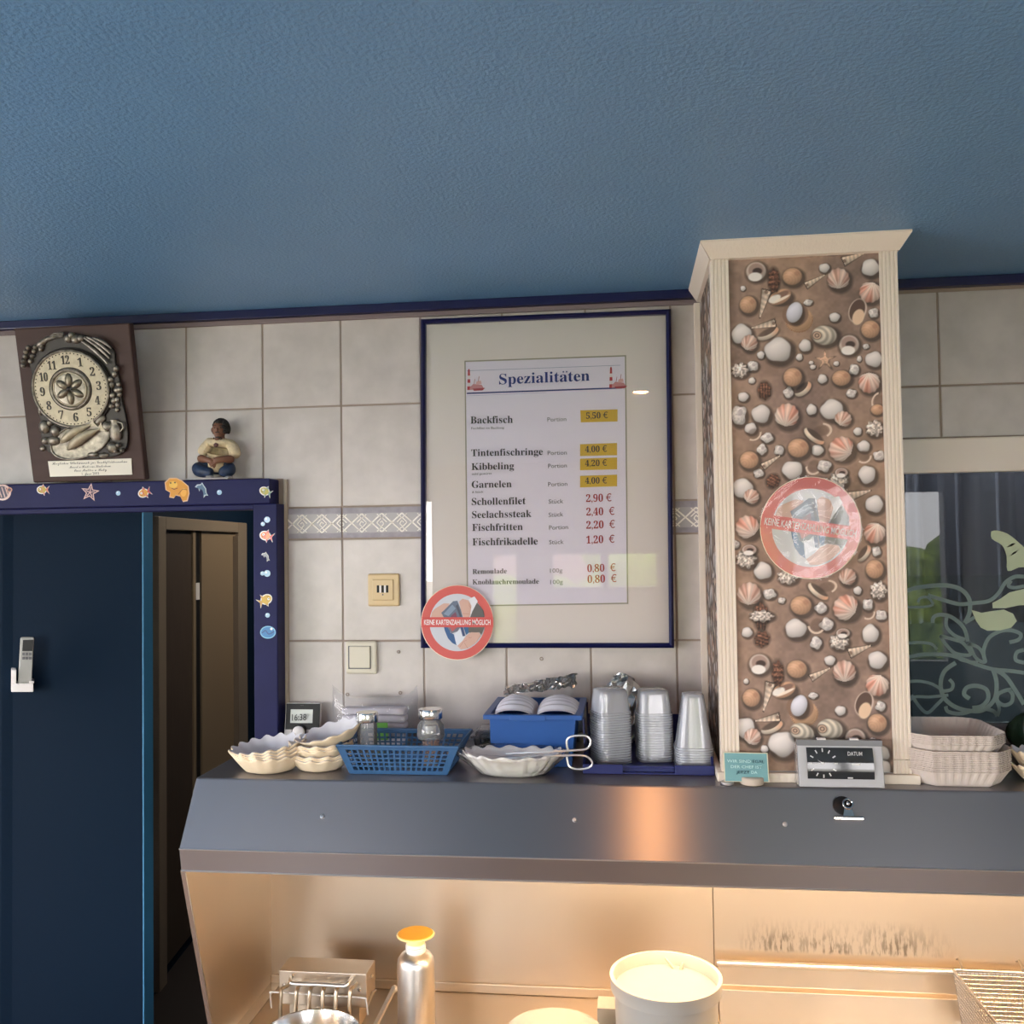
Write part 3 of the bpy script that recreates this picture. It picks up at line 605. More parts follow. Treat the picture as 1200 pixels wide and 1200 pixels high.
def paint_shells(x0, x1, z0, z1, res, mapper, shells, wrap=None):
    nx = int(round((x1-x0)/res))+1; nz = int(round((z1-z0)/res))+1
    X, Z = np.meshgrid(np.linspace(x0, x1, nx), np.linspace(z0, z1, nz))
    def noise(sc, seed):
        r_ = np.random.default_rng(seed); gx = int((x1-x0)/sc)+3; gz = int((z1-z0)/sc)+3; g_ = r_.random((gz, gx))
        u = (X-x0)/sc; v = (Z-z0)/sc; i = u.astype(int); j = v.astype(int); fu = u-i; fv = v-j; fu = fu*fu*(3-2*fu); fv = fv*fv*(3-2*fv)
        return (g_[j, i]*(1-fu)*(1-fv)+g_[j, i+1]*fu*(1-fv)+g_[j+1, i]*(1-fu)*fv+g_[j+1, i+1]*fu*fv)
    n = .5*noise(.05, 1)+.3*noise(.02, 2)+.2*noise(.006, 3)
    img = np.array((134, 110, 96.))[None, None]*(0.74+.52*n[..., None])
    img += (noise(.12, 5)[..., None]-.5)*np.array((22, 16, 6.))
    gn = noise(.0025, 8)
    for kind, px, py, r, ry, rot, c in shells:
        cx, cz, sc = mapper(px, py)
        rx_, rz_ = r*sc, ry*sc; Rm = max(rx_, rz_)*1.7
        i0 = max(0, int((cx-Rm-x0)/res)); i1 = min(nx, int((cx+Rm-x0)/res)+2); j0 = max(0, int((cz-Rm-z0)/res)); j1 = min(nz, int((cz+Rm-z0)/res)+2)
        if i1-i0 < 2 or j1-j0 < 2: continue
        dx = X[j0:j1, i0:i1]-cx; dz = Z[j0:j1, i0:i1]-cz; a = R(-rot)
        # photo angles turn clockwise; u to the right of the shell, v down it
        u = (dx*math.cos(a)+dz*math.sin(a)*1)/rx_; v = (-dx*math.sin(a)+dz*math.cos(a))/rz_*-1
        a = R(rot); uu = dx/1; vv = -dz/1
        u = (uu*math.cos(a)+vv*math.sin(a))/rx_; v = (-uu*math.sin(a)+vv*math.cos(a))/rz_
        d = np.sqrt(u*u+v*v); T = img[j0:j1, i0:i1]; G = gn[j0:j1, i0:i1]
        th = np.arctan2(u, -v)
        def put(m_, col): T[:] = T*(1-m_[..., None])+np.array(col, float)*m_[..., None] if not isinstance(col, np.ndarray) else T*(1-m_[..., None])+col*m_[..., None]
        def edge(e, w_=.12): return np.clip((1-e)/w_, 0, 1)
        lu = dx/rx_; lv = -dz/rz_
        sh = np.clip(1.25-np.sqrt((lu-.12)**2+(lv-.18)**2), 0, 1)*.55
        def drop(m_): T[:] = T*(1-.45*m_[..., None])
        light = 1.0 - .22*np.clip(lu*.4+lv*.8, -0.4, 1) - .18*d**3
        if kind in 'dl':
            wob = 1+.05*np.sin(3*th+px)+.04*np.sin(5*th+py)
            drop(np.clip((1.32-np.hypot(lu-.15, lv-.2))/.3, 0, 1))
            if kind == 'l': wob = wob*(1+.10*np.sin(4*th+px*2)); light = light*(.88+.22*G)
            base = np.array(c, float)[None, None]*light[..., None]*(1.0+.0*G[..., None])
            put(edge(d/wob), base)
            if kind == 'l': put(edge(np.hypot(u-.2, v+.25)/.35)*.5, (150, 138, 140))
        elif kind == 't':
            drop(np.clip((1.32-np.hypot(lu-.15, lv-.2))/.3, 0, 1))
            base = np.array((186, 146, 118.))[None, None]*(light*(.97+.025*np.sin(11*np.hypot(u+.5, v-.4)*2)))[..., None]; put(edge(d), base)
            put(edge(np.hypot(u-.45, v+.3)/.35, .5)*.45, (140, 98, 78)); put(edge(np.hypot(u+.3, v+.35)/.4, .8)*.4, (214, 182, 156))
        elif kind in 'fg':
            # scallop, hinge at +v, ribs fanning to -v
            hv = v-.85; hr = np.hypot(u, hv); ht = np.arctan2(u, -hv)
            inside = np.minimum(edge(d/(1+.035*np.cos(ht*22)), .1), np.clip((1.35-np.abs(ht))/.1, 0, 1))
            drop(np.clip((1.25-np.hypot(lu-.15, lv-.2))/.3, 0, 1))
            ribs = .5+.5*np.cos(ht*20); wedge = .35+.65*np.clip(.5+1.6*np.sin(ht*8+px), 0, 1)
            c1 = np.array((196, 132, 112.)) if kind == 'g' else np.array((176, 134, 118.)); c2 = np.array((216, 198, 186.))
            mixv = (1-ribs*.25)*wedge*np.clip(hr*1.6-.2, 0, 1)
            if kind == 'g': mixv = mixv*np.clip((u*.6-v*.7)+.75, 0, 1)
            base = c2[None, None]*(1-mixv[..., None])+c1[None, None]*mixv[..., None]
            put(inside, base*(light*(.9+.12*ribs))[..., None])
        elif kind == 'c':
            t_ = (u+1)/2; wv = np.clip(t_, 0, 1); rad = 1-wv*.85; e = np.abs(v)/np.maximum(rad, .05)
            m_ = np.minimum(np.clip((1-e)/.25, 0, 1), ((t_ > 0) & (t_ < 1)).astype(float)); drop(np.clip((1.3-e)/.4, 0, 1)*((t_ > -.05) & (t_ < 1.05)))
            band = .5+.5*np.sin(t_*34+v*1.6); base = np.array((198, 178, 160.))[None, None]*((.84+.18*band)*(1-.25*np.clip(v, -1, 1)))[..., None]; put(m_, base)
            put(np.clip((1-np.hypot((u+.88)*6, v*2.0))/.4, 0, 1)*.7, (90, 68, 58))
        elif kind == 'o':
            drop(np.clip((1.3-np.hypot(lu-.1, lv-.15))/.3, 0, 1)); put(edge(d), np.array((190, 172, 160.))[None, None]*light[..., None])
            put(edge(np.hypot(u*1.25, (v+.12)*1.3), .2), (150, 126, 116)); put(edge(np.hypot((u-.12)*1.9, (v+.02)*2.6), .3), (62, 48, 44))
            put(edge(np.hypot((u+.1)*1.4, (v-.55)*2.0), .2), (214, 206, 200))
        elif kind == 'w':
            drop(np.clip((1.3-np.hypot(lu-.15, lv-.2))/.3, 0, 1)); base = np.array((196, 184, 168.))[None, None]*(light*(.9+.14*np.sin(14*np.hypot(u+.55, v-.1))))[..., None]; put(edge(d), base)
            q_ = np.hypot((u+.55)*1.6, (v-.1)*1.4); put(np.clip((.62-q_)/.1, 0, 1), np.array((180, 150, 130.))[None, None]*(.8+.25*np.sin(q_*20))[..., None])
        elif kind == 'e':
            drop(np.clip((1.25-np.hypot(lu-.2, lv-.15))/.3, 0, 1)); put(edge(d, .1), np.array((198, 196, 204.))[None, None]*light[..., None])
        elif kind == 'k':
            m_ = edge(d/(1+.02*np.cos(th*30)), .08); put(m_, np.array((190, 150, 116.))[None, None]*(light*(.95+.08*(d > .8)))[..., None])
            put(edge(np.hypot(u+.25, v+.45)/.95, .1), (122, 96, 80)); put(((np.abs(d-.9) < .05) & (np.sin(th*42) > .2) & (v > -.2)).astype(float)*.7, (120, 80, 60))
        elif kind == 'b':
            drop(np.clip((1.25-np.hypot(lu-.1, lv-.2))/.3, 0, 1)); put(edge(d), np.array((188, 146, 118.))[None, None]*light[..., None])
            put(edge(np.hypot(u*1.1-.1, (v+.15)*2.0), .3), (120, 92, 80)); put(edge(np.hypot((u+.45)*1.7, (v+.1)*1.9), .2), (214, 206, 198)); put(edge(np.hypot((u)*1.1, (v-.35)*4.5), .3)*.9, (222, 208, 192))
        elif kind == 'm':
            m_ = np.minimum(edge(d, .1), np.clip((np.hypot(u, (v+.9)*.9)-.95)/.08, 0, 1)); drop(np.clip((1.2-np.hypot(u, v-.2))/.3, 0, 1)*.8); put(m_, np.array((206, 190, 172.))[None, None]*light[..., None]); put(m_*np.clip(u*1.2-.1, 0, 1), (196, 148, 118))
        elif kind == 'v':
            put(edge(d), (190, 170, 156)); put(edge(np.hypot(u*1.2+.05, v*1.1+.02), .1), (84, 64, 56)); put(np.minimum(edge(np.hypot((u-.3)*1.5, (v-.45)*1.5), .15), 1), (208, 178, 150))
        elif kind == 'n':
            drop(np.clip((1.3-d)/.4, 0, 1)); base = np.array((112, 76, 60.))[None, None]*(light*(.6+.8*G)*(.85+.2*np.sin(v*16)))[..., None]; put(edge(d/(1+.12*np.sin(7*th+px))), base)
        elif kind == 'q':
            drop(np.clip((1.3-np.hypot(lu-.15, lv-.2))/.3, 0, 1)); base = np.array((206, 192, 182.))[None, None]*(light*(.52+.75*G))[..., None]; put(edge(d/(1+.13*np.sin(9*th+px)+.08*np.sin(5*th))), base)
        elif kind == 'a':
            put((np.clip((.13-np.abs(d-.85))/.05, 0, 1))*(np.abs(((th-1.5)+np.pi) % (2*np.pi)-np.pi) < 1.15), (196, 176, 158)); put(edge(d/.75, .3)*.35, (70, 54, 46))
        elif kind == 's':
            arm = (.42+.58*np.clip(np.cos(5*th/1.0), 0, 1)**2.2); drop(np.clip((1.3*arm-np.hypot(lu-.1, lv-.12))/.3, 0, 1)*.8); put(np.clip((arm-d)/.12, 0, 1), np.array((196, 160, 134.))[None, None]*(light*(.85+.25*G))[..., None])
    return np.clip(img, 0, 255), nx, nz, X, Z
def lin_arr(img):
    c = img/255.; return np.where(c <= .04045, c/12.92, ((c+.055)/1.055)**2.4)
def raster_mesh(name, img, nx, nz, co, mt, parent, k=1.3):
    me = bpy.data.meshes.new(name); nv = nx*nz
    me.vertices.add(nv); me.vertices.foreach_set('co', (co-np.array(worigin(parent))).ravel())
    idx = np.arange(nv).reshape(nz, nx); q = np.stack([idx[:-1, :-1], idx[:-1, 1:], idx[1:, 1:], idx[1:, :-1]], -1).reshape(-1, 4); nf = len(q)
    me.loops.add(nf*4); me.loops.foreach_set('vertex_index', q.ravel().astype(np.int32)); me.polygons.add(nf)
    me.polygons.foreach_set('loop_start', np.arange(0, nf*4, 4, dtype=np.int32)); me.polygons.foreach_set('loop_total', np.full(nf, 4, dtype=np.int32)); me.update(calc_edges=True)
    at = me.color_attributes.new('ink', 'FLOAT_COLOR', 'POINT'); col = np.ones((nv, 4)); col[:, :3] = np.clip(lin_arr(img.reshape(-1, 3))*k, 0, .95)
    at.data.foreach_set('color', col.ravel().astype(np.float32)); me.materials.append(mt); me.validate()
    o = bpy.data.objects.new(name, me); COL.objects.link(o); o.parent = parent; return o
def fmap(px, py):
    v = P(px, py, CY); return v.x, v.z, (P(px+1, py, CY)-v).x
xa, xb = CX0+.030, CX1-.030
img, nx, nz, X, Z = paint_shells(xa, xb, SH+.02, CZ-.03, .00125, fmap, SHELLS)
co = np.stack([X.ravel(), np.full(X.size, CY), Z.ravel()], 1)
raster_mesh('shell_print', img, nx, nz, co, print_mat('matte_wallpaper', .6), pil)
# the side sheet carries the same print, turned round the corner, with shade put into its darker colour
SS = []
r2 = random.Random(4)
for i in range(330):
    kd = r2.choice('ddddlltfgcowkbmqn'); SS.append((kd, r2.uniform(-.33, 0), r2.uniform(SH, CZ), r2.uniform(6, 15), r2.uniform(6, 13), r2.uniform(0, 360), Wc))
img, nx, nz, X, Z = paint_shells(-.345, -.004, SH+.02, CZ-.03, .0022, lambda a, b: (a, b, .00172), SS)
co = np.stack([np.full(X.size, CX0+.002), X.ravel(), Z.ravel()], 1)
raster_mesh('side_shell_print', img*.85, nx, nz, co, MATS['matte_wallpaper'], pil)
def fluted(x0, x1, z0, z1, nm, label=None):
    mb = MB(); y = CY; n = 4; w_ = (x1-x0)/(2*n+1)
    pts = [(x0, y+.004), (x0, y-.006)]
    for i in range(n):
        a = x0+w_*(2*i+1); pts += [(a, y-.006), (a+w_*.25, y-.0045), (a+w_*.75, y-.0045), (a+w_, y-.006)]
    pts += [(x1, y-.006), (x1, y+.004)]
    mb.extr([(a, b, z0) for a, b in pts], (0, 0, z1-z0)); o = mb.build(nm, M_white, pil)
    return o
fluted(CX0-.002, CX0+.031, SH+.018, 2.385, 'corner_strip'); fluted(CX1-.031, CX1+.002, SH+.046, 2.39, 'corner_strip'); fluted(CX1-.031, CX1+.002, SH+.019, SH+.045, 'corner_strip')
MB().box(CX0-.003, CX0+.003, CY-.004, CY+.028, SH+.018, 2.385).build('corner_strip', M_white, pil)
MB().box(CX0-.012, CX0+.002, -.016, .0, SH, 2.385).build('wall_edge_strip', M_white, pil, bevel=.001)
# crown: three mitred cove strips under the ceiling
def cove(pts_in, pts_out, nm):
    mb = MB(); a, b = pts_in; c, d = pts_out
    mb.hexa([(a[0], a[1], 2.383), (b[0], b[1], 2.383), (b[0], b[1], 2.389), (a[0], a[1], 2.389), (c[0], c[1], CZ-.003), (d[0], d[1], CZ-.003), (d[0], d[1], CZ), (c[0], c[1], CZ)])
    return mb.build(nm, M_white, pil)
e = .020
mb = MB(); mb.extr([(0, CY+.002, 2.383), (0, CY-.009, 2.385), (0, CY-.030, CZ-.004), (0, CY-.030, CZ), (0, CY+.002, CZ)], (1, 0, 0))
for i, v in enumerate(mb.v):
    out = v[1] < CY-.01; xx = (CX0-(.024 if out else .003)) if v[0] == 0 else (CX1+(.024 if out else .004)); mb.v[i] = (xx, v[1], v[2])
mb.build('crown_strip', M_white, pil)
mb = MB(); mb.extr([(CX0+.003, 0, 2.383), (CX0-.006, 0, 2.385), (CX0-.024, 0, CZ-.004), (CX0-.024, 0, CZ), (CX0+.003, 0, CZ)], (0, 1, 0))
for i, v in enumerate(mb.v):
    out = v[0] < CX0-.01; yy = (CY-(.030 if out else .009)) if v[1] == 0 else -.024; mb.v[i] = (v[0], yy, v[2])
mb.build('crown_strip', M_white, pil)
mb = MB(); mb.extr([(CX1-.003, 0, 2.383), (CX1+.006, 0, 2.385), (CX1+.024, 0, CZ-.004), (CX1+.024, 0, CZ), (CX1-.003, 0, CZ)], (0, 1, 0))
for i, v in enumerate(mb.v):
    out = v[0] > CX1+.01; yy = (CY-(.030 if out else .009)) if v[1] == 0 else -.024; mb.v[i] = (v[0], yy, v[2])
mb.build('crown_strip', M_white, pil)
mb = MB(); mb.box(CX0-.012, CX1+.016, CY-.012, CY+.003, SH, SH+.018).box(CX0-.012, CX0, CY+.003, -.017, SH, SH+.018); mb.build('base_strip', M_white, pil, bevel=.002)

# ---------------------------------------------------------------- framed menu
MY = -.012
mf = thing('menu_frame', (.497, MY, 1.583), 'blue framed price list headed Spezialitäten, hanging on the tiles behind glass', 'framed menu')
MY2 = -.0145
c4 = [P(493, 374, -.026), P(786, 362, -.026), P(790, 759.5, -.026), P(493, 759.5, -.026)]
fw = .011
ctr = sum(c4, Vector())/4
inn = []
for i, c in enumerate(c4):
    sx = 1 if c.x < ctr.x else -1; sz = 1 if c.z < ctr.z else -1; inn.append(Vector((c.x+sx*fw, c.y, c.z+sz*fw)))
for i in range(4):
    j = (i+1) % 4; q = [c4[i], c4[j], inn[j], inn[i]]; mb = MB()
    prof = [Vector((0, .022, 0)), Vector((0, .002, 0))]
    mid = [(c4[i]+inn[i])/2, (c4[j]+inn[j])/2]
    for v in mid: v.y = -.029
    bk = [Vector((v.x, -.004, v.z)) for v in (c4[i], c4[j], inn[j], inn[i])]
    a = [Vector((v.x, -.024, v.z)) for v in (c4[i], c4[j])]; b = [Vector((v.x, -.024, v.z)) for v in (inn[j], inn[i])]
    mb.add([bk[0], bk[1], a[1], a[0], mid[0], mid[1], b[0], b[1], bk[2], bk[3]], [(0, 1, 2, 3), (3, 2, 5, 4), (4, 5, 6, 7), (7, 6, 8, 9), (0, 3, 4, 7, 9), (1, 8, 6, 5, 2), (0, 9, 8, 1)])
    mb.build('frame_bar', M_blue, mf)
bd = [Vector((v.x, -.008, v.z)) for v in inn]
MB().extr(bd, (0, -.004, 0)).build('mat_board', mat('grey_green_mat', K(216, 208, 206), rough=.8), mf)
op = [P(545, 423.5, -.0125), P(733, 417, -.0125), P(735.5, 707, -.0125), P(548, 710, -.0125)]
rim = MB()
for i in range(4):
    a, b = op[i], op[(i+1) % 4]; d = (b-a).normalized(); n = Vector((-d.z, 0, d.x))*.0016
    rim.hexa([a-n-d*.0016, b-n+d*.0016, b+n+d*.0016, a+n-d*.0016]+[v+Vector((0, -.0008, 0)) for v in (a-n-d*.0016, b-n+d*.0016, b+n+d*.0016, a+n-d*.0016)])
rim.build('mat_opening_edge', mat('mat_bevel_edge', K(150, 145, 132), rough=.8), mf)
MB().extr([v+Vector((0, -.0002, 0)) for v in op], (0, -.0002, 0)).build('paper_sheet', mat('lilac_white_paper', K(216, 210, 224), rough=.7), mf)
TY = -.0147
pr = Ink(-.0130, .00004)
pr.line([(547, 434.5), (727, 428)], .4, (120, 130, 170)); pr.line([(547, 461), (729, 454.5)], 1.7, (28, 42, 120)); pr.line([(547, 464), (640, 460)], .3, (130, 140, 180))
def lighthouse(k, x, y, s):
    for i in range(5): k.poly([(x-2.0*s+i*.16, y+11-i*4.2), (x+2.0*s-i*.16, y+11-i*4.2), (x+2*s-(i+1)*.16, y+11-(i+1)*4.2), (x-2*s+(i+1)*.16, y+11-(i+1)*4.2)], (190, 50, 55) if i % 2 == 0 else (235, 225, 230))
    k.poly([(x-1.2, y-10), (x+1.2, y-10), (x+1, y-12.5), (x, y-14), (x-1, y-12.5)], (170, 40, 50))
    k.poly([(x+1, y+11), (x+18, y+10), (x+15, y+5), (x+5, y+4), (x+1, y+8)], (205, 140, 145)); k.poly([(x+4, y+9.5), (x+19, y+8.5), (x+16, y+11.5), (x+6, y+12)], (170, 60, 70)); k.poly([(x+8, y+5), (x+15, y+4), (x+14, y+0), (x+9, y+1)], (225, 180, 180)); k.line([(x+11, y+1), (x+12, y-5)], .6, (170, 90, 90)); k.line([(x+6, y+4), (x+7, y-2)], .5, (170, 90, 90))
lighthouse(pr, 549.5, 446, 1); lighthouse(pr, 716, 443.5, 1)
def z6(u_, v_): return (480+u_/3.529, 340+v_/3.529)
for q in (((706, 497), (860, 493), (860, 543), (708, 547)), ((705, 637), (858, 632), (858, 683), (705, 686)), ((705, 697), (858, 692), (858, 741), (705, 745)), ((705, 768), (858, 763), (858, 811), (705, 816))):
    pr.poly([z6(*p) for p in q], (214, 176, 28))
pr.poly([(659.4, 436.6), (661.0, 436.5), (661.0, 434.9), (659.4, 435.0)], (28, 46, 130)); pr.poly([(663.2, 436.5), (664.8, 436.4), (664.8, 434.8), (663.2, 434.9)], (28, 46, 130))
pr.build('printed_header', M_ink, mf)
def mt_(s, a, b, h, m_, **kw): ptext(bold(s), a, b, h, TY, m_, mf, **kw)
mt_('Spezialitaten', (585, 450.5), (691, 446), 12.5, M_txt_blue)
items = [('Backfisch', (252, 552), (427, 549), 8.6, 'Portion', (570, 544), (648, 541), '5,50 €', (730, 532), (820, 529), 1, 'Fischfilet im Backteig', (255, 576), (391, 573)),
 ('Tintenfischringe', (255, 687), (551, 681), 8.2, 'Portion', (571, 682), (650, 680), '4,00 €', (726, 671), (816, 668), 1, None, 0, 0),
 ('Kibbeling', (256, 744), (432, 740), 8.2, 'Portion', (573, 736), (650, 733), '4,20 €', (726, 729), (816, 726), 1, 'mild gewürzt', (258, 765), (340, 762)),
 ('Garnelen', (257, 818), (422, 815), 8.2, 'Portion', (573, 812), (652, 809), '4,00 €', (726, 801), (816, 799), 1, '8 Stück', (259, 840), (305, 838)),
 ('Schollenfilet', (257, 889), (480, 885), 8.4, 'Stück', (575, 883), (635, 881), '2,90 €', (730, 876), (835, 873), 0, None, 0, 0),
 ('Seelachssteak', (258, 943), (504, 938), 8.4, 'Stück', (575, 938), (635, 935), '2,40  €', (731, 932), (847, 929), 0, None, 0, 0),
 ('Fischfritten', (259, 996), (468, 992), 8.4, 'Portion', (577, 991), (655, 988), '2,20  €', (731, 987), (849, 983), 0, None, 0, 0),
 ('Fischfrikadelle', (260, 1056), (530, 1052), 8.6, 'Stück', (577, 1051), (637, 1049), '1,20  €', (731, 1048), (847, 1044), 0, None, 0, 0),
 ('Remoulade', (260, 1174), (402, 1171), 5.8, '100g', (581, 1169), (632, 1167), '0,80  €', (735, 1166), (852, 1162), 0, None, 0, 0),
 ('Knoblauchremoulade', (260, 1217), (535, 1214), 5.8, '100g', (582, 1216), (634, 1214), '0,80  €', (736, 1211), (856, 1207), 0, None, 0, 0)]
for n_, a, b, h, u_, c, d, p_, e_, f_, yel, sub_, g_, h_ in items:
    mt_(n_, z6(*a), z6(*b), h, M_txt_black)
    ptext(u_, z6(*c), z6(*d), 5, TY, M_txt_grey, mf)
    mt_(p_, z6(*e_), z6(*f_), 7.2 if yel else 8.8, M_txt_black if yel else M_txt_red)
    if sub_: ptext(sub_, z6(*g_), z6(*h_), 2.6, TY, M_txt_black, mf)
MB().extr([Vector((v.x, -.0185, v.z)) for v in inn], (0, -.0015, 0)).build('glass', M_glass, mf)

# ---------------------------------------------------------------- "no card payment" discs
def no_card(name, cx, cy, rx, ry, Y, rot, label, thick=.001, film=False):
    t = thing(name, P(cx, cy, Y), label, 'sign')
    ca, sa = math.cos(R(rot)), math.sin(R(rot))
    def U(x, y):
        a = (x-560)/428; b = (y-595)/440; return (cx+(a*ca-b*sa)*rx, cy+(a*sa+b*ca)*ry)
    def C(r, n=48): return [U(560+428*r*math.cos(2*math.pi*k/n), 595+440*r*math.sin(2*math.pi*k/n)) for k in range(n)]
    MB().extr([P(*q, Y) for q in C(1.0)], (0, -thick, 0)).build('disc', mat('card_edge', K(225, 205, 185), rough=.5), t)
    k = Ink(Y-thick-.0001, .0001)
    k.poly(C(.985), (205, 88, 82)); k.poly(C(.765), (200, 202, 210))
    sk = (205, 165, 150); sk2 = (190, 145, 130)
    for pts, c in (([(250, 525), (262, 470), (300, 430), (400, 370), (470, 372), (440, 440), (385, 490), (400, 535), (250, 540)], sk), ([(370, 480), (400, 455), (510, 345), (560, 340), (600, 440), (625, 535), (400, 535)], (98, 108, 128)),
                   ([(398, 495), (500, 385), (540, 430), (455, 520)], (128, 146, 168)), ([(540, 400), (565, 380), (610, 520), (590, 530)], (70, 74, 90)), ([(480, 520), (540, 470), (560, 535), (490, 535)], (120, 70, 90)), ([(580, 350), (620, 315), (690, 335), (725, 400), (715, 490), (700, 535), (630, 535), (600, 440)], sk),
                   ([(690, 322), (760, 290), (800, 345), (720, 500), (712, 490), (725, 400)], (222, 222, 228)), ([(790, 362), (835, 410), (868, 460), (880, 535), (710, 535), (735, 465)], (92, 88, 88)),
                   ([(400, 645), (450, 645), (480, 715), (540, 745), (552, 862), (500, 835), (450, 780), (415, 700)], (46, 88, 138)), ([(440, 645), (600, 645), (560, 700), (490, 725)], (110, 110, 125)), ([(470, 650), (560, 650), (500, 700)], (180, 90, 90)), ([(520, 735), (600, 668), (660, 760), (575, 870), (548, 855)], (214, 218, 228)),
                   ([(590, 645), (625, 645), (652, 752), (622, 758)], (60, 78, 120)), ([(630, 645), (705, 645), (690, 718), (662, 742)], (40, 92, 140)), ([(690, 645), (882, 645), (840, 742), (820, 710), (690, 715)], (96, 90, 86)),
                   ([(560, 868), (620, 810), (660, 752), (720, 710), (815, 712), (836, 752), (770, 838), (680, 898), (600, 912)], sk)): k.poly([U(*q) for q in pts], c)
    for ln_ in ([(590, 880), (630, 820), (670, 800)], [(640, 830), (680, 895)], [(690, 770), (720, 775), (725, 765)], [(620, 490), (700, 495)], [(700, 360), (700, 400), (720, 430)]): k.line([U(*q) for q in ln_], .8, sk2)
    k.poly([U(*q) for q in ((142, 533), (978, 533), (982, 650), (138, 650))], (205, 80, 76))
    k.build('printed_picture', M_inkg if film else mat_sig, t)
    YT = Y-thick-.0001-.0001*30
    A = P(*U(168, 622), YT); B = P(*U(948, 622), YT); H = P(*U(168, 562), YT)-A
    put_text('KEINE KARTENZAHLUNG MÖGLICH', A, B-A, H/.7, M_txt_white, t, offset=.012)
    if film:
        rg = random.Random(3); mb = MB(); n = 26
        def fn(u_, v_):
            r = 1.03*v_; q = U(560+428*r*math.cos(2*math.pi*u_), 595+440*r*math.sin(2*math.pi*u_)); d = .0028+.0022*abs(math.sin(7*r*math.cos(2*math.pi*u_)+3*r*math.sin(2*math.pi*u_)*2+1.7*math.sin(9*r)))*(1-.6*r)
            return P(*q, Y-thick-.0034-d*.7)
        mb.grid(fn, 60, 20, cu=True); mb.build('clear_film', M_film, t, smooth=True, recalc=False, ang=3)
    return t
mat_sig = print_mat('sign_print', .5)
no_card('no_card_sign', 536, 729.5, 42.7, 44, -.030, 0, 'round red no card payment sign stuck on the lower left corner of the menu frame')
no_card('no_card_sign', 950, 618.5, 59.5, 60, CY-.003, 8, 'tilted round no card payment sign under crinkled clear film on the seashell pillar', film=True)
# ---------------------------------------------------------------- relief clock plaque leaning forward on the door frame
pl = thing('clock_plaque', (-.63, -.05, 1.996), 'dark wooden plaque with a silver relief clock of fruit and fish, left above the doorway', 'plaque')
PA = Vector((-.775, -.055, 1.999)); PB = Vector((-.478, -.055, 1.999)); tl = .378; tilt = math.atan2(.075, .37)
ex = Vector((1, 0, 0)); ez = Vector((0, -math.sin(tilt), math.cos(tilt))); en = Vector((0, -math.cos(tilt), -math.sin(tilt)))
PM = Matrix((( ex.x, ez.x, en.x, PA.x), (ex.y, ez.y, en.y, PA.y), (ex.z, ez.z, en.z, PA.z), (0, 0, 0, 1)))   # local (a, b, height)
PW = .297
c4p = [(19, 386), (153, 381.5), (175, 559.5), (43, 562)]
def q2(px, py):
    v = PP(px, py, PA, en)-PA; return (v.dot(ex), v.dot(ez))
MB().box(0, PW, 0, .378, -.022, 0).xf(PM).build('board', mat('dark_brown_wood', K(74, 55, 52, 1), rough=.5, spec=.2, var=.08, vs=6, stretch=(1, 1, 8)), pl, bevel=.004)
M_silver = mat('antiqued_silver', (.27, .24, .20), rough=.42, metal=.7, var=.5, vs=70); M_silverl = mat('bright_silver_dial', K(176, 164, 142, 1), rough=.45, metal=.25, var=.14, vs=70); M_silverd = mat('blackened_silver', (.035, .03, .028), rough=.45, metal=.5)
bl = [q2(*p) for p in spline([(45, 404), (56, 398), (75, 394), (90, 391), (104, 394), (120, 398), (135, 410), (137, 425), (142, 445), (145, 470), (150, 492), (152, 515), (146, 530), (128, 536), (100, 537), (72, 535), (55, 526), (50, 510), (49, 490), (44, 470), (40, 440), (36, 424), (40, 412), (45, 404)], 3)[:-1]]
MB().extr([(a, b, 0) for a, b in bl], (0, 0, .008)).xf(PM).build('relief_base', M_silverd, pl, bevel=.002)
dc = q2(87, 455.5); dr = (q2(131, 455)[0]-q2(43, 455)[0])/2; drz = (q2(87, 411)[1]-q2(87, 500)[1])/2
def ringm(r, t, h, mt, nm, ry=None):
    mb = MB(); n = 48; f = drz/dr if ry is None else ry/r
    mb.tube([(dc[0]+r*math.cos(2*math.pi*k/n), dc[1]+r*f*math.sin(2*math.pi*k/n), h) for k in range(n)], t, 8, closed=True); return mb.xf(PM).build(nm, mt, pl, smooth=True)
MB().lathe([(dr, .007), (dr, .014), (dr*.97, .0155), (0.001, .0155)], (dc[0], dc[1], 0), 48, 1, drz/dr).xf(PM).build('dial', M_silverl, pl)
ringm(dr*1.0, .0032, .0155, M_silver, 'outer_ring'); ringm(dr*1.06, .002, .012, M_silverd, 'outer_ring')
mb = MB()
for k in range(60):
    a = 2*math.pi*k/60; r = dr*.93; mb.sph((dc[0]+r*math.cos(a), dc[1]+r*math.sin(a)*drz/dr, .0158), (.0017, .0017, .0012), 6, 4)
mb.xf(PM).build('minute_beads', M_silverd, pl)
ringm(dr*.50, .0035, .0165, M_silver, 'inner_ring'); ringm(dr*.43, .0022, .0175, M_silverl, 'inner_ring'); ringm(dr*.555, .0012, .0158, M_silverd, 'inner_ring')
MB().lathe([(dr*.42, .0155), (dr*.42, .0185), (dr*.36, .0190), (.0005, .0195)], (dc[0], dc[1], 0), 32, 1, drz/dr).xf(PM).build('hub_plate', M_silver, pl)
mb = MB()
for k in range(6):
    a = R(60*k+90); r = dr*.22; st = len(mb.v); mb.sph((0, 0, 0), (dr*.18, dr*.10, .006), 10, 6); mb.xf(Matrix.Translation((dc[0]+r*math.cos(a), dc[1]+r*math.sin(a), .019)) @ Matrix.Rotation(a, 4, 'Z'), st)
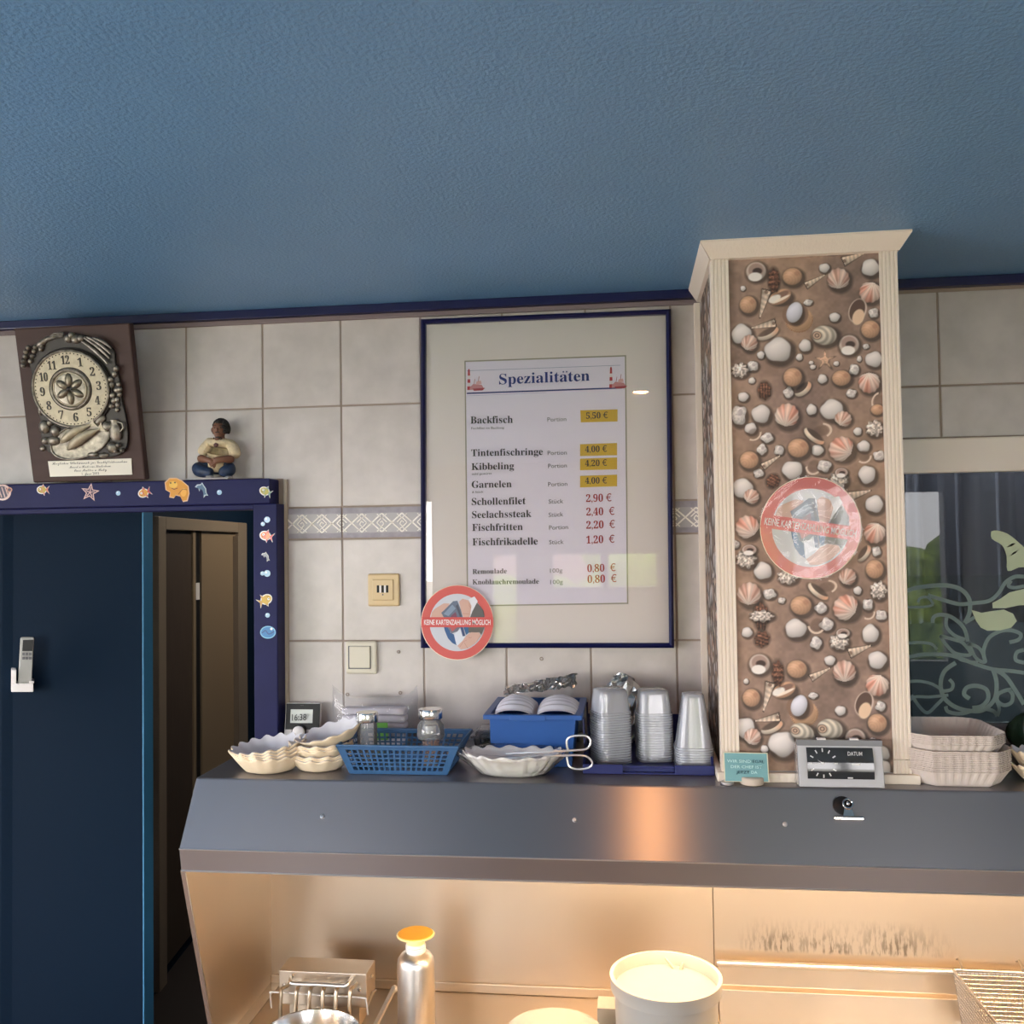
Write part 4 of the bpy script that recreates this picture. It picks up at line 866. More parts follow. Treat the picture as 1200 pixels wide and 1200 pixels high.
mb.xf(PM).build('flower_petals', mat('tarnished_bronze', (.22, .19, .14), rough=.4, metal=.7, var=.3, vs=90), pl, smooth=True)
mb = MB(); mb.sph((dc[0], dc[1], .0225), .006, 10, 6)
for a, L_ in ((12, .024), (-20, .017)):
    st = len(mb.v); mb.add([(-.003, -.0018, .0245), (L_, -.0006, .0245), (L_+.004, 0, .0245), (L_, .0006, .0245), (-.003, .0018, .0245), (-.003, -.0018, .026), (L_, -.0006, .026), (L_+.004, 0, .026), (L_, .0006, .026), (-.003, .0018, .026)],
           [(4, 3, 2, 1, 0), (5, 6, 7, 8, 9), (0, 1, 6, 5), (1, 2, 7, 6), (2, 3, 8, 7), (3, 4, 9, 8), (4, 0, 5, 9)]); mb.xf(Matrix.Translation((dc[0], dc[1], 0)) @ Matrix.Rotation(R(a), 4, 'Z'), st)
mb.xf(PM).build('clock_hands', M_silverd, pl)
for k in range(1, 13):
    a = R(90-30*k+4); r = dr*.755; s_ = .029; px_, pz_ = dc[0]+r*math.cos(a), dc[1]+r*math.sin(a)*drz/dr; wd = .012 if k < 10 else .021
    o = PM @ Vector((px_-wd/2, pz_-s_*.33, .0157)); put_text(bold(str(k)), o, ex*wd, ez*s_, M_silverd, pl, name='numeral', extrude=.04)
# fruit and vegetables round the dial
def blobs(lst, nm, mt, each=0):
    if each:
        for q in lst: blobs([q], nm, mt)
        return
    mb = MB()
    for px, py, rx_, ry_, rot, h in lst:
        a, b = q2(px, py); st = len(mb.v); mb.sph((0, 0, 0), (rx_*.0021, ry_*.0021, h), 14, 8); mb.xf(Matrix.Translation((a, b, .010)) @ Matrix.Rotation(R(-rot), 4, 'Z'), st)
    return mb.xf(PM).build(nm, mt, pl, smooth=True)
rr = random.Random(5)
blobs([(36+8*i+rr.uniform(-1, 1)-(j*1.5), 407+5.5*j+rr.uniform(-1, 1)-i*1.2, 3, 3, 0, .007) for j in range(5) for i in range(3-(j//2))], 'grape', M_silver, 1)
blobs([(52, 402, 8, 3.5, -30, .007), (60, 397, 7, 3, -10, .007)], 'grape_leaf', M_silver)
mb = MB()
for o_ in (0, 4, 8): mb.tube([(*q2(58+o_*.4, 399-o_*.5), .012), (*q2(68, 396-o_*.6), .015), (*q2(78, 394-o_*.45), .013)], .0022, 6)
mb.xf(PM).build('stalks', M_silver, pl, smooth=True)
blobs([(83, 397, 5, 5, 0, .010), (92, 398, 5.5, 5, 0, .011), (87, 393, 4, 3.5, 0, .009), (98, 397, 4, 4, 0, .010)], 'berry', M_silver, 1)
for i, (a, b, c, d) in enumerate(((102, 396, 132, 420), (106, 395, 134, 415), (112, 396, 134, 408), (100, 400, 130, 426))):
    mb = MB(); n = 8; p0 = Vector(q2(a, b)); p1 = Vector(q2(c, d)); pts = [(*(p0+(p1-p0)*k/n+Vector((.002, .004))*math.sin(math.pi*k/n)), .013+.002*(i % 2)) for k in range(n+1)]
    mb.tube(pts, [.0015+.0028*math.sin(math.pi*(k+.6)/(n+1.2)) for k in range(n+1)], 8); mb.xf(PM).build('asparagus_spear', M_silver, pl, smooth=True)
blobs([(136+rr.uniform(-4, 4), 432+6.2*i, 3.4, 4, rr.uniform(0, 90), .006) for i in range(8)]+[(141+rr.uniform(-2, 2), 450+6*i, 3, 3, 0, .005) for i in range(6)], 'garland_leaf', M_silver, 1)
blobs([(55, 500, 6.5, 8, 0, .009), (51, 480, 3, 7, 10, .007), (68, 505, 6, 6.5, 0, .010), (62, 495, 4, 4, 0, .008), (56, 516, 5, 4.5, 0, .008), (53, 525, 3.5, 3.5, 0, .006), (66, 516, 8, 6, 0, .010)], 'vegetable', M_silver, 1)
blobs([(120, 492, 8, 5, -35, .008), (128, 500, 7, 6, 0, .009), (134, 524, 7, 7, 0, .009), (142, 521, 3, 3, 0, .010), (139, 528, 2.6, 2.6, 0, .010), (146, 527, 2.6, 2.6, 0, .009)], 'onion', M_silver, 1)
blobs([(112, 532, 7, 3, 0, .007), (124, 533, 6, 3, 0, .006)], 'vegetable', M_silver, 1)
mb = MB(); pc = q2(97, 516); rx_, ry_ = 38*.0021, 19*.0021; st = 0
mb.tube([(rx_*math.cos(2*math.pi*k/40), ry_*math.sin(2*math.pi*k/40), .012) for k in range(40)], .0022, 8, closed=True); mb.lathe([(rx_, .008), (rx_, .011), (rx_*.6, .009), (.001, .009)], (0, 0, 0), 40, 1, ry_/rx_); mb.xf(Matrix.Translation((pc[0], pc[1], 0)) @ Matrix.Rotation(R(16), 4, 'Z')); mb.xf(PM).build('platter', M_silver, pl, smooth=True)
def fishm(x0, y0, x1, y1, wd, nm):
    p0 = Vector(q2(x0, y0)); p1 = Vector(q2(x1, y1)); d = p1-p0; n = 12; nr = Vector((-d.y, d.x)).normalized(); mb = MB()
    pts = []; rs = []
    for k in range(n+1):
        t = k/n; c = p0+d*t+nr*(.006*math.sin(math.pi*t)); pts.append((c.x, c.y, .017)); rs.append(wd*(.25+.9*math.sin(math.pi*min(1, t*1.02)**.75)) if t < .86 else wd*.3)
    mb.tube(pts, rs, 12)
    e = p1; f = d.normalized(); mb.extr([(*(e-f*.004-nr*.002), .014), (*(e+f*.012-nr*wd*1.2), .014), (*(e+f*.008), .014), (*(e+f*.012+nr*wd*1.2), .014), (*(e-f*.004+nr*.002), .014)], (0, 0, .005))
    mb.sph((p0.x+f.x*.006, p0.y+f.y*.006+.002, .017+wd*.9), .0016, 6, 4)
    mb.xf(PM).build(nm, M_silverl, pl, smooth=True)
fishm(76, 518, 112, 497, .0095, 'fish'); fishm(84, 526, 122, 502, .011, 'fish')
ja = q2(138, 505); mb = MB(); mb.lathe([(.010, 0), (.015, .010), (.016, .022), (.012, .036), (.009, .042), (.011, .050), (.010, .050)], (0, 0, 0), 16, 1, .55)
mb.xf(Matrix.Translation((ja[0]-.002, ja[1]-.022, .010)) @ Matrix.Rotation(R(-8), 4, 'Z') @ Matrix.Rotation(R(-90), 4, 'X')) if False else mb.xf(Matrix(((1, 0, 0, ja[0]), (0, 0, 1, ja[1]-.022), (0, -1, 0, .011), (0, 0, 0, 1))))
mb.tube([(ja[0]+.010, ja[1]+.022, .014), (ja[0]+.021, ja[1]+.020, .014), (ja[0]+.023, ja[1]+.008, .014), (ja[0]+.014, ja[1]-.002, .014)], .002, 6)
mb.xf(PM).build('jug', M_silver, pl, smooth=True)
lb = [q2(57, 540.5), q2(154.5, 537), q2(155.5, 556), q2(59.5, 558.5)]
MB().extr([(a, b, .0005) for a, b in lb], (0, 0, .0025)).xf(PM).build('name_plate', mat('white_enamel_plate', K(206, 200, 188), rough=.3), pl)
for i, (s_, a, b) in enumerate((('Herzlichen Glückwunsch zur Geschäftsübernahme', (62, 544.5), (150, 541.8)), ('Marcel u Heidi aus Kinderhaus', (82, 548.5), (131, 547)), ('Eure Mutter u Baby', (88, 552.5), (126, 551.5)), ('1. Juni 2003', (97, 556.5), (117, 556)))):
    A = PM @ Vector((*q2(*a), .0032)); B = PM @ Vector((*q2(*b), .0032)); put_text(script(s_), A, B-A, ez*.0095, M_txt_black, pl)

# ---------------------------------------------------------------- seated sailor figurine
def skin_body(name, verts, edges, radii, mt, parent, sub=2, root=0):
    me = bpy.data.meshes.new(name); me.from_pydata(verts, edges, []); o = bpy.data.objects.new(name, me); COL.objects.link(o)
    md = o.modifiers.new('s', 'SKIN'); 
    for i, r in enumerate(radii):
        sv = me.skin_vertices[0].data[i]; sv.radius = (r, r) if not isinstance(r, tuple) else r; sv.use_root = (i == root)
    ss = o.modifiers.new('u', 'SUBSURF'); ss.levels = sub; ss.render_levels = sub
    UPD(); dg = bpy.context.evaluated_depsgraph_get(); m2 = bpy.data.meshes.new_from_object(o.evaluated_get(dg)); bpy.data.objects.remove(o)
    m2.materials.clear(); m2.materials.append(mt); m2.polygons.foreach_set('use_smooth', [True]*len(m2.polygons)); m2.name = name
    n = bpy.data.objects.new(name, m2); COL.objects.link(n); n.parent = parent; return n
FGY = -.036; F0 = P(250, 561, FGY); F0.z = 1.9965
fg = thing('sailor_figurine', F0, 'small painted figurine of a cross-legged man in cream shirt and blue jeans', 'figurine')
def J(px, py, dy=0):
    v = P(px, py, FGY+dy)-F0; return tuple(v)
M_skinf = mat('dark_painted_skin', K(112, 76, 58), rough=.5); M_shirt = mat('cream_painted_shirt', K(196, 178, 146), rough=.7, var=.12, vs=120, bump=.5, bs=160); M_jean = mat('blue_painted_jeans', K(30, 46, 72), rough=.5, var=.3, vs=90, bump=.3, bs=120); M_hair = mat('black_painted_hair', (.012, .009, .008), rough=.6, bump=.8, bs=300)
# legs: hips, knees out to the sides, shins crossed in front
skin_body('jeans', [J(252, 546, .012), J(238, 548, .002), J(228, 550, -.012), J(238, 553, -.026), J(250, 554, -.030), J(264, 547, .002), J(272, 549.5, -.012), J(264, 553, -.028), J(256, 554, -.026), J(253, 540, .012)],
          [(0, 1), (1, 2), (2, 3), (3, 4), (0, 5), (5, 6), (6, 7), (7, 8), (0, 9)], [(.024, .018), .019, .0185, .0155, .011, .019, .0185, .0155, .011, .020], M_jean, fg)
skin_body('shirt', [J(255, 545, .004), J(256, 533, .002), J(258, 523, .002), J(259, 516, .002), J(247, 519, .002), J(239, 527, -.002), J(236, 534, -.008), J(271, 519, .002), J(275, 529, -.002), J(276, 537, -.008), J(255, 549, -.022)],
          [(0, 1), (1, 2), (2, 3), (3, 4), (4, 5), (5, 6), (3, 7), (7, 8), (8, 9), (0, 10)], [(.028, .021), (.032, .022), (.032, .021), (.022, .017), (.0165, .015), .0155, .0145, (.0165, .015), .016, .0150, (.012, .006)], M_shirt, fg)
mb = MB(); mb.sph(J(257, 503.5, -.004), (.0165, .0175, .0205), 20, 14); mb.sph(J(256, 509, -.010), (.0105, .010, .0115), 14, 10); mb.tube([J(259, 519, 0), J(258, 508, -.002)], .0105, 12)
mb.sph(J(254.6, 503.5, -.0215), (.0030, .0045, .0052), 8, 6); mb.sph(J(266, 504, -.002), (.003, .004, .006), 8, 6); mb.sph(J(248.8, 504, -.002), (.003, .004, .006), 8, 6)
mb.sph(J(255, 508.5, -.0200), (.0055, .003, .0022), 8, 6); mb.build('head', M_skinf, fg, smooth=True, local=True, ang=3)
mb = MB()
for x in (251.5, 258.5): mb.sph(J(x, 501.5, -.0200), (.0022, .0014, .0015), 8, 5)
for v in (J(251.5, 498.8, -.0200), J(258.5, 498.8, -.0205)): mb.sph(v, (.0042, .0014, .0009), 8, 4)
mb.sph(J(254.8, 506.4, -.0212), (.0072, .0018, .0013), 8, 4); mb.sph(J(255.5, 513, -.0165), (.0075, .004, .0034), 8, 5)
mb.build('eyes_brows_and_moustache', M_hair, fg, local=True)
mb = MB(); rr = random.Random(2)
for i in range(150):
    a = rr.uniform(0, 2*math.pi); t = rr.uniform(0, 2.0); x = math.sin(t)*math.cos(a); y = math.sin(t)*math.sin(a); z = math.cos(t)
    if y < -.15 and z < .66 and x < .62: continue
    c = J(259, 502.5, 0); mb.sph((c[0]+x*.0185, c[1]+y*.018, c[2]+z*.0215), .0052, 6, 5)
mb.build('hair', M_hair, fg, smooth=True, local=True)
def make_arm(nm, elbow, wrist, palm, fdir, spread, thumb):
    V = [elbow, tuple((Vector(elbow)+Vector(wrist))/2), wrist, palm]; E = [(0, 1), (1, 2), (2, 3)]; Q = [.0115, .0105, .0080, (.0085, .0062)]
    f = Vector(fdir).normalized(); s_ = Vector(spread)
    for i, L_ in enumerate((.0115, .0130, .0125, .0105)):
        b = Vector(palm)+f*.004+s_*(i-1.5); m_ = b+f*L_*.55+Vector((0, -.0014, -.0004)); e_ = b+f*L_+Vector((0, .0004, -.0020)); k = len(V)
        V += [tuple(b), tuple(m_), tuple(e_)]; E += [(3, k), (k, k+1), (k+1, k+2)]; Q += [.0028, .0026, .0021]
    k = len(V); b = Vector(palm)+Vector(thumb)*.4; V += [tuple(b), tuple(Vector(palm)+Vector(thumb))]; E += [(3, k), (k, k+1)]; Q += [.0029, .0024]
    return skin_body(nm, V, E, Q, M_skinf, fg, sub=1)
make_arm('arm', J(233, 537, -.014), J(242, 538.5, -.034), J(247, 540.5, -.040), (.8, -.1, -.6), (.0014, -.0004, .0036), (.007, -.003, .005))
make_arm('arm', J(275, 538, -.014), J(259, 538, -.038), J(252.5, 539.5, -.044), (-.85, -.05, -.45), (-.0010, -.0002, .0037), (-.005, -.003, .0065))
mb = MB(); c = [J(250.5, 513, -.014), J(250.5, 518, -.0215), J(253, 523, -.0235), J(257.5, 518, -.0215), J(260, 513, -.014)]; mb.tube(c, .0018, 6); mb.sph(J(253, 521.5, -.0235), (.0062, .0030, .0062), 10, 6); mb.build('neckerchief', mat('dark_red_scarf', K(70, 36, 34), rough=.6), fg, smooth=True, local=True)
mb = MB(); mb.sph(J(255, 517, -.0165), (.008, .006, .010), 12, 8); mb.build('bare_chest', M_skinf, fg, smooth=True, local=True)
for q_ in ((J(246, 558.5, -.032), (.011, .007, .0035)), (J(268, 559, -.024), (.010, .008, .003))):
    mb = MB(); mb.sph(*q_, 12, 6); mb.build('shoe', mat('pale_grey_shoe', K(140, 140, 142), rough=.6), fg, smooth=True, local=True)
MB().box(-.055, .052, -.034, .028, 0, .0025).build('base_plate', mat('pale_base', K(160, 158, 160), rough=.6), fg, local=True)

# ---------------------------------------------------------------- wall plates
def pbox(mb, x0, y0, x1, y1, Ya, Yb):
    a = P(x0, y0, Ya); b = P(x1, y1, Ya); return mb.box(a.x, b.x, Ya, Yb, b.z, a.z)
M_beige = mat('beige_plastic_plate', K(188, 163, 122), rough=.35); M_cream = mat('cream_plastic_plate', K(188, 180, 164), rough=.3)
so = thing('telephone_socket', P(449, 710, 0), 'yellowed beige telephone socket plate on the tiles left of the menu', 'wall socket')
pbox(MB(), 430.5, 672.5, 468, 710.5, -.011, -.002).build('frame_plate', M_beige, so, bevel=.004)
pbox(MB(), 436, 679, 461, 703.5, -.014, -.010).build('inner_plate', M_beige, so, bevel=.002)
mb = MB(); 
for x in (441.5, 447, 452.3): pbox(mb, x, 686, x+2.8, 694.5, -.0144, -.012)
mb.build('socket_opening', M_black, so)
pbox(MB(), 444.6, 686, 446.6, 694.5, -.0147, -.0142).build('contact_strip', M_plast, so); pbox(MB(), 450, 686, 452, 694.5, -.0147, -.0142).build('contact_strip', M_plast, so)
c = P(448.5, 697, -.014); MB().sph(tuple(c), .0018, 8, 6).build('screw', M_txt_grey, so)
sw_ = thing('light_switch', P(422, 790, 0), 'cream rocker light switch on the tiles below the beige telephone socket', 'light switch')
pbox(MB(), 404.5, 751.5, 441.5, 790, -.012, -.002).build('frame_plate', M_cream, sw_, bevel=.005)
pbox(MB(), 408, 757, 434.5, 784, -.0135, -.0115).build('rocker_gap', M_txt_grey, sw_)
pbox(MB(), 409, 757.5, 433.5, 783, -.017, -.012).build('rocker', M_cream, sw_, bevel=.002)

# ---------------------------------------------------------------- stainless fryer hood with top shelf
HX0 = -.188; HX1 = 2.2; HF = -.390; LP = -.466; LZ = 1.246; LB = 1.202
hood = thing('fryer_hood', (.9, -.2, SH-.16), 'long brushed steel fryer hood with sloping front below the tiled wall', 'extraction hood')
prof = [(-.002, SH), (HF, SH), (HF-.003, SH-.003), (LP, LZ), (LP+.008, LB), (LP+.02, LB), (LP+.02, LZ-.01), (HF+.01, SH-.02), (-.002, SH-.02)]
MB().extr([(HX0, y, z) for y, z in prof], (HX1-HX0, 0, 0)).build('hood_shell', M_steel, hood, bevel=.0012)
MB().extr([(HX0, y, z) for y, z in ((-.002, SH-.02), (HF+.01, SH-.02), (LP+.02, LZ-.01), (LP+.02, LB), (-.002, LB))], (.004, 0, 0)).build('end_cap', M_steel, hood)
MB().box(HX0+.004, HX1, -.30, -.002, LB+.06, LB+.064).build('inner_ceiling', M_steelw, hood)
MB().box(HX0+.004, HX1, -.006, -.002, LB+.001, LB+.06).build('inner_back', M_steelw, hood)
MB().tube([(HX0, LP-.0005, LZ), (HX1, LP-.0005, LZ)], .0016, 6).build('fold_highlight', M_alu, hood, smooth=True)  # paler tube added along the fold to draw its highlight line
MB().tube([(HX0, LP+.0085, LB-.001), (HX1, LP+.0085, LB-.001)], .0018, 6).build('drip_edge', M_alu, hood, smooth=True)
MB().box(-.14, HX1, -.010, -.002, SH, SH+.022).build('back_upstand', M_steel, hood)
sd = Vector((0, LP-HF, LZ-SH)).normalized(); sn = Vector((0, -sd.z, sd.y)).normalized(); sn = -sn if sn.z < 0 else sn
def on_slope(px, py): return PP(px, py, (0, HF, SH), sn)
for px, py in ((378, 957), (673.5, 961), (920, 966)):
    c = on_slope(px, py); mb = MB(); mb.lathe([(.0046, 0), (.0046, .002), (.0035, .0035), (.0005, .0038)], seg=12); mb.add([(-.0035, -.0007, .0039), (.0035, -.0007, .0039), (.0035, .0007, .0039), (-.0035, .0007, .0039)], [(0, 1, 2, 3)])
    q_ = sn.to_track_quat('Z', 'Y').to_matrix().to_4x4(); mb.xf(Matrix.Translation(c) @ q_).build('screw', M_alu, hood, smooth=True)
c = on_slope(990, 946)
cl = thing('magnet_clip', c-Vector((0, 0, .02)), 'small chrome clip on a round black magnet stuck to the sloping hood front', 'magnet clip')
qm = Matrix.Translation(c) @ sn.to_track_quat('Z', 'Y').to_matrix().to_4x4()
uz = Vector((0, -sd.y, -sd.z)); qm = Matrix(((1, 0, sn.x, c.x), (0, uz.y, sn.y, c.y), (0, uz.z, sn.z, c.z), (0, 0, 0, 1)))
mb = MB(); mb.lathe([(.017, .001), (.017, .005), (.015, .006), (.0005, .006)], (-.004, .002, 0), 24).xf(qm).build('magnet', M_black, cl, smooth=True)
mb = MB(); n = 20; mb.tube([(.004+.0085*math.cos(2*math.pi*k/n), .003+.0085*math.sin(2*math.pi*k/n), .012) for k in range(n)], .0018, 6, closed=True); mb.sph((.004, .003, .011), .004, 10, 6); mb.xf(qm).build('spring_ring', M_chrome, cl, smooth=True)
mb = MB(); mb.extr([(-.003, -.003, .008), (.010, -.003, .008), (.013, -.019, .007), (-.007, -.019, .007)], (0, 0, .002)); mb.xf(qm).build('clip_arm', M_chrome, cl)
mb = MB(); mb.tube([(-.023, -.022, .006), (.028, -.022, .006)], .0035, 8); mb.xf(qm).build('clip_jaw', M_chrome, cl, smooth=True)
# side splash and back panel, worktop
WT = .777
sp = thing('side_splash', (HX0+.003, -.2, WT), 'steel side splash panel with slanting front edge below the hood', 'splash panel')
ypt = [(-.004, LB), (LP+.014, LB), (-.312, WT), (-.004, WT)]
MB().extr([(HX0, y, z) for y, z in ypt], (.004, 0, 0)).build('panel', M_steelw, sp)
a = Vector((HX0-.002, LP+.012, LB)); b = Vector((HX0-.002, -.314, WT)); mb = MB(); mb.extr([a, a+Vector((.009, 0, 0)), a+Vector((.009, -.0035, 0)), a+Vector((0, -.0035, 0))], b-a); mb.build('folded_edge', M_chrome, sp)
MB().box(HX0+.004, HX0+.03, -.3, -.004, WT, WT+.004).build('foot_flange', M_chrome, sp)
M_stain = mat('fat_streaked_steel', (.62, .54, .45), rough=.4, metal=1, bump=.05, bs=18)
_N = M_stain.node_tree.nodes; _L = M_stain.node_tree.links
_tc = _N.new('ShaderNodeTexCoord'); _mp = _N.new('ShaderNodeMapping'); _mp.inputs['Scale'].default_value = (1, 1, .22); _L.new(_tc.outputs['Object'], _mp.inputs[0])
_n1 = _N.new('ShaderNodeTexNoise'); _n1.inputs['Scale'].default_value = 170; _n1.inputs['Detail'].default_value = 4; _L.new(_mp.outputs[0], _n1.inputs['Vector'])
_n2 = _N.new('ShaderNodeTexNoise'); _n2.inputs['Scale'].default_value = 9; _L.new(_tc.outputs['Object'], _n2.inputs['Vector'])
_sx = _N.new('ShaderNodeSeparateXYZ'); _L.new(_tc.outputs['Object'], _sx.inputs[0])
def _mr(src, a, b, c, d):
    q = _N.new('ShaderNodeMapRange'); q.interpolation_type = 'SMOOTHSTEP'; _L.new(src, q.inputs[0])
    for i, v in enumerate((a, b, c, d)): q.inputs[i+1].default_value = v
    return q.outputs[0]
def _mu(a, b):
    q = _N.new('ShaderNodeMath'); q.operation = 'MULTIPLY'; _L.new(a, q.inputs[0]); _L.new(b, q.inputs[1]); return q.outputs[0]
_m = _mu(_mu(_mr(_sx.outputs['Z'], .115, .125, 0, 1), _mr(_sx.outputs['Z'], .135, .205, 1, 0)), _mu(_mr(_sx.outputs['X'], .0, .14, 0, 1), _mr(_sx.outputs['X'], .34, .52, 1, 0)))
_m = _mu(_mu(_m, _mr(_n1.outputs['Fac'], .42, .62, .1, 1)), _mr(_n2.outputs['Fac'], .3, .6, .4, 1))
_mx = _N.new('ShaderNodeMix'); _mx.data_type = 'RGBA'; _L.new(_m, _mx.inputs[0]); _mx.inputs[6].default_value = (.62, .54, .45, 1); _mx.inputs[7].default_value = (.16, .13, .10, 1)
_L.new(_mx.outputs[2], _N['Principled BSDF'].inputs['Base Color'])
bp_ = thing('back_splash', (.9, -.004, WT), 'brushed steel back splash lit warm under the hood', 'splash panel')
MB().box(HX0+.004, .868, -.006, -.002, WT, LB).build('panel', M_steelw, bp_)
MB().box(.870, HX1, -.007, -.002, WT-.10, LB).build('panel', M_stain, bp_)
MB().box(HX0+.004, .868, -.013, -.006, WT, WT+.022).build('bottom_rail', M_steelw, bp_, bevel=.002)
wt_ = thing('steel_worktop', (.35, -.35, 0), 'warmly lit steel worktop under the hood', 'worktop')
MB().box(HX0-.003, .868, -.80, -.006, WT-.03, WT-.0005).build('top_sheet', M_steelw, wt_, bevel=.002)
MB().box(HX0+.02, .84, -.76, -.02, 0, WT-.03).build('cabinet', M_steel, wt_)
# lamp under the hood
M_lampw = mat('warm_tube_light', (1, .8, .55), emit=(1.0, .66, .35), es=125)
lm = thing('hood_lamp', (1.2, -.36, LB+.02), 'warm tube lamp fixed under the hood front', 'lamp')
MB().tube([(.40, LP+.055, LB+.018), (2.0, LP+.055, LB+.018)], .011, 10).build('tube', M_lampw, lm)
MB().box(.36, 2.05, LP+.03, LP+.08, LB+.032, LB+.04).build('reflector', M_plast, lm)
lm2 = thing('ceiling_spot', (.752, -1.40, CZ-.02), 'small warm ceiling spot in front of the counter', 'lamp')
MB().lathe([(.04, 0), (.04, .02), (.03, .02), (.03, .004), (.0005, .004)], (.752, -1.40, CZ-.02), 24, cap=False).build('ring', M_chrome, lm2, smooth=True)
MB().lathe([(.028, .003), (.028, .006)], (.752, -1.40, CZ-.022), 20).build('bulb', mat('warm_spot_glow', (1, .7, .4), emit=(1, .45, .16), es=320), lm2)
# unseen light added on the passage ceiling to brighten the door there
lm3 = thing('passage_fill_light', (-.55, 2.6, 2.5), 'round fill light added unseen on the passage ceiling behind the doorway', 'lamp')
MB().lathe([(.12, .1), (.12, .06), (.10, .03), (.0005, .02)], (-.55, 2.6, 2.5), 24).build('shade', mat('passage_fill_glow', (1, .9, .7), emit=(1, .9, .76), es=80), lm3, smooth=True)

# ---------------------------------------------------------------- fluted paper bowls
def bowl_mesh(rx, ry, h, n, fb, wav=.006, amp=.045, power=2, sgn=1):
    """open fluted bowl with a flat oval base, wall flaring to a wavy rim; returns MB at the origin"""
    mb = MB()
    def fn(u_, v_):
        a = 2*math.pi*u_
        if v_ < .3: r = fb*v_/.3; z = 0; fl = 0
        else:
            t = (v_-.3)/.7; r = fb+(1-fb)*t**.85; z = h*t; fl = t
        ca, sa = math.cos(a), math.sin(a); e = 2/power
        x = math.copysign(abs(ca)**e, ca); y = math.copysign(abs(sa)**e, sa); w_ = math.cos(n*a)
        r *= 1+amp*fl*w_
        return (rx*r*x, ry*r*y, z+wav*fl**2*w_*.5)
    mb.grid(fn, n*6, 8, cu=True); return mb
def stack(base, cx, cy, cz, cnt, dz, labels, cat, group, rot=0, jit=1.5, tilt=(0, 0)):
    rs = random.Random(int(cx*1000)); out = []
    for i in range(cnt):
        o = base if i == 0 and base.get('_used') is None else copy_tree(base)
        o.location = (cx+rs.uniform(-.0006, .0006)*jit, cy+rs.uniform(-.0006, .0006)*jit, cz+i*dz); o.rotation_euler = (tilt[0], tilt[1], rot+R(rs.uniform(-1, 1)*jit))
        tag(o, labels[i] if isinstance(labels, list) else labels, cat, group); out.append(o)
        if i == 0: base['_used'] = 1
    for o in out:
        if '_used' in o: pass
    return out
def drop_flag(o):
    if '_used' in o: del o['_used']
mbw = bowl_mesh(.077, .074, .036, 16, .60, wav=.006, amp=.045)
bw = mbw.build('paper_bowl', M_paperb, local=True, smooth=True, recalc=False, solid=.0016, ang=3)
ord4 = ['bottom bowl', 'second bowl from the bottom', 'third bowl from the bottom', 'top bowl']
def skylit_inside(mb, parent):  # copy of the bowl's inside, sky light put into its paler, bluer colour
    mb.v = [(x*.985, y*.985, z+.0014) for x, y, z in mb.v]
    me_o = mb.build('skylit_inner_face', mat('skylit_paper_inside', K(192, 190, 194), rough=.8), parent, local=True, smooth=True, recalc=False, ang=3); return me_o
skylit_inside(mbw, bw)
b1 = stack(bw, -.062, -.318, SH+.001, 4, .0042, ['fluted cream paper bowl in the leftmost pile, '+o for o in ord4], 'paper bowl', 'paper bowls in the leftmost pile', tilt=(R(0), R(0)))
for i, o in enumerate(b1):
    o.rotation_euler = (R(1.0*i), R(-2.2*i), 0); o.location.z += .0016*i
mb2 = bowl_mesh(.064, .060, .026, 12, .62, wav=.005, amp=.05)
bw2 = mb2.build('paper_bowl', M_paperb, local=True, smooth=True, recalc=False, solid=.0016, ang=3)
skylit_inside(mb2, bw2)
b2 = stack(bw2, .042, -.300, SH+.001, 3, .0042, ['fluted cream paper bowl left of the blue basket, lower pile, '+o for o in ('bottom one', 'middle one', 'top one')], 'paper bowl', 'paper bowls left of the blue basket', jit=2)
b3 = stack(bw2, .044, -.300, SH+.022, 3, .0042, ['fluted cream paper bowl left of the blue basket, upper pile, '+o for o in ('bottom one', 'middle one', 'top one')], 'paper bowl', 'paper bowls left of the blue basket', rot=R(12), jit=2)
t3 = copy_tree(bw2); t3.location = (.064, -.285, SH+.052); t3.rotation_euler = (R(2), R(-15), R(20)); t3.scale = (1.08, 1.08, 1)
tag(t3, 'tilted white paper bowl lying askew on top of the pile left of the blue basket', 'paper bowl', 'paper bowls left of the blue basket')
b4 = stack(bw, 1.478, -.330, SH+.001, 2, .0045, ['fluted cream paper bowl at the right picture edge, '+o for o in ('lower one', 'upper one')], 'paper bowl', 'paper bowls at the right edge')
b4[1].rotation_euler = (R(-3), R(6), 0); b4[1].location.z += .012
for o in bpy.data.objects: drop_flag(o)

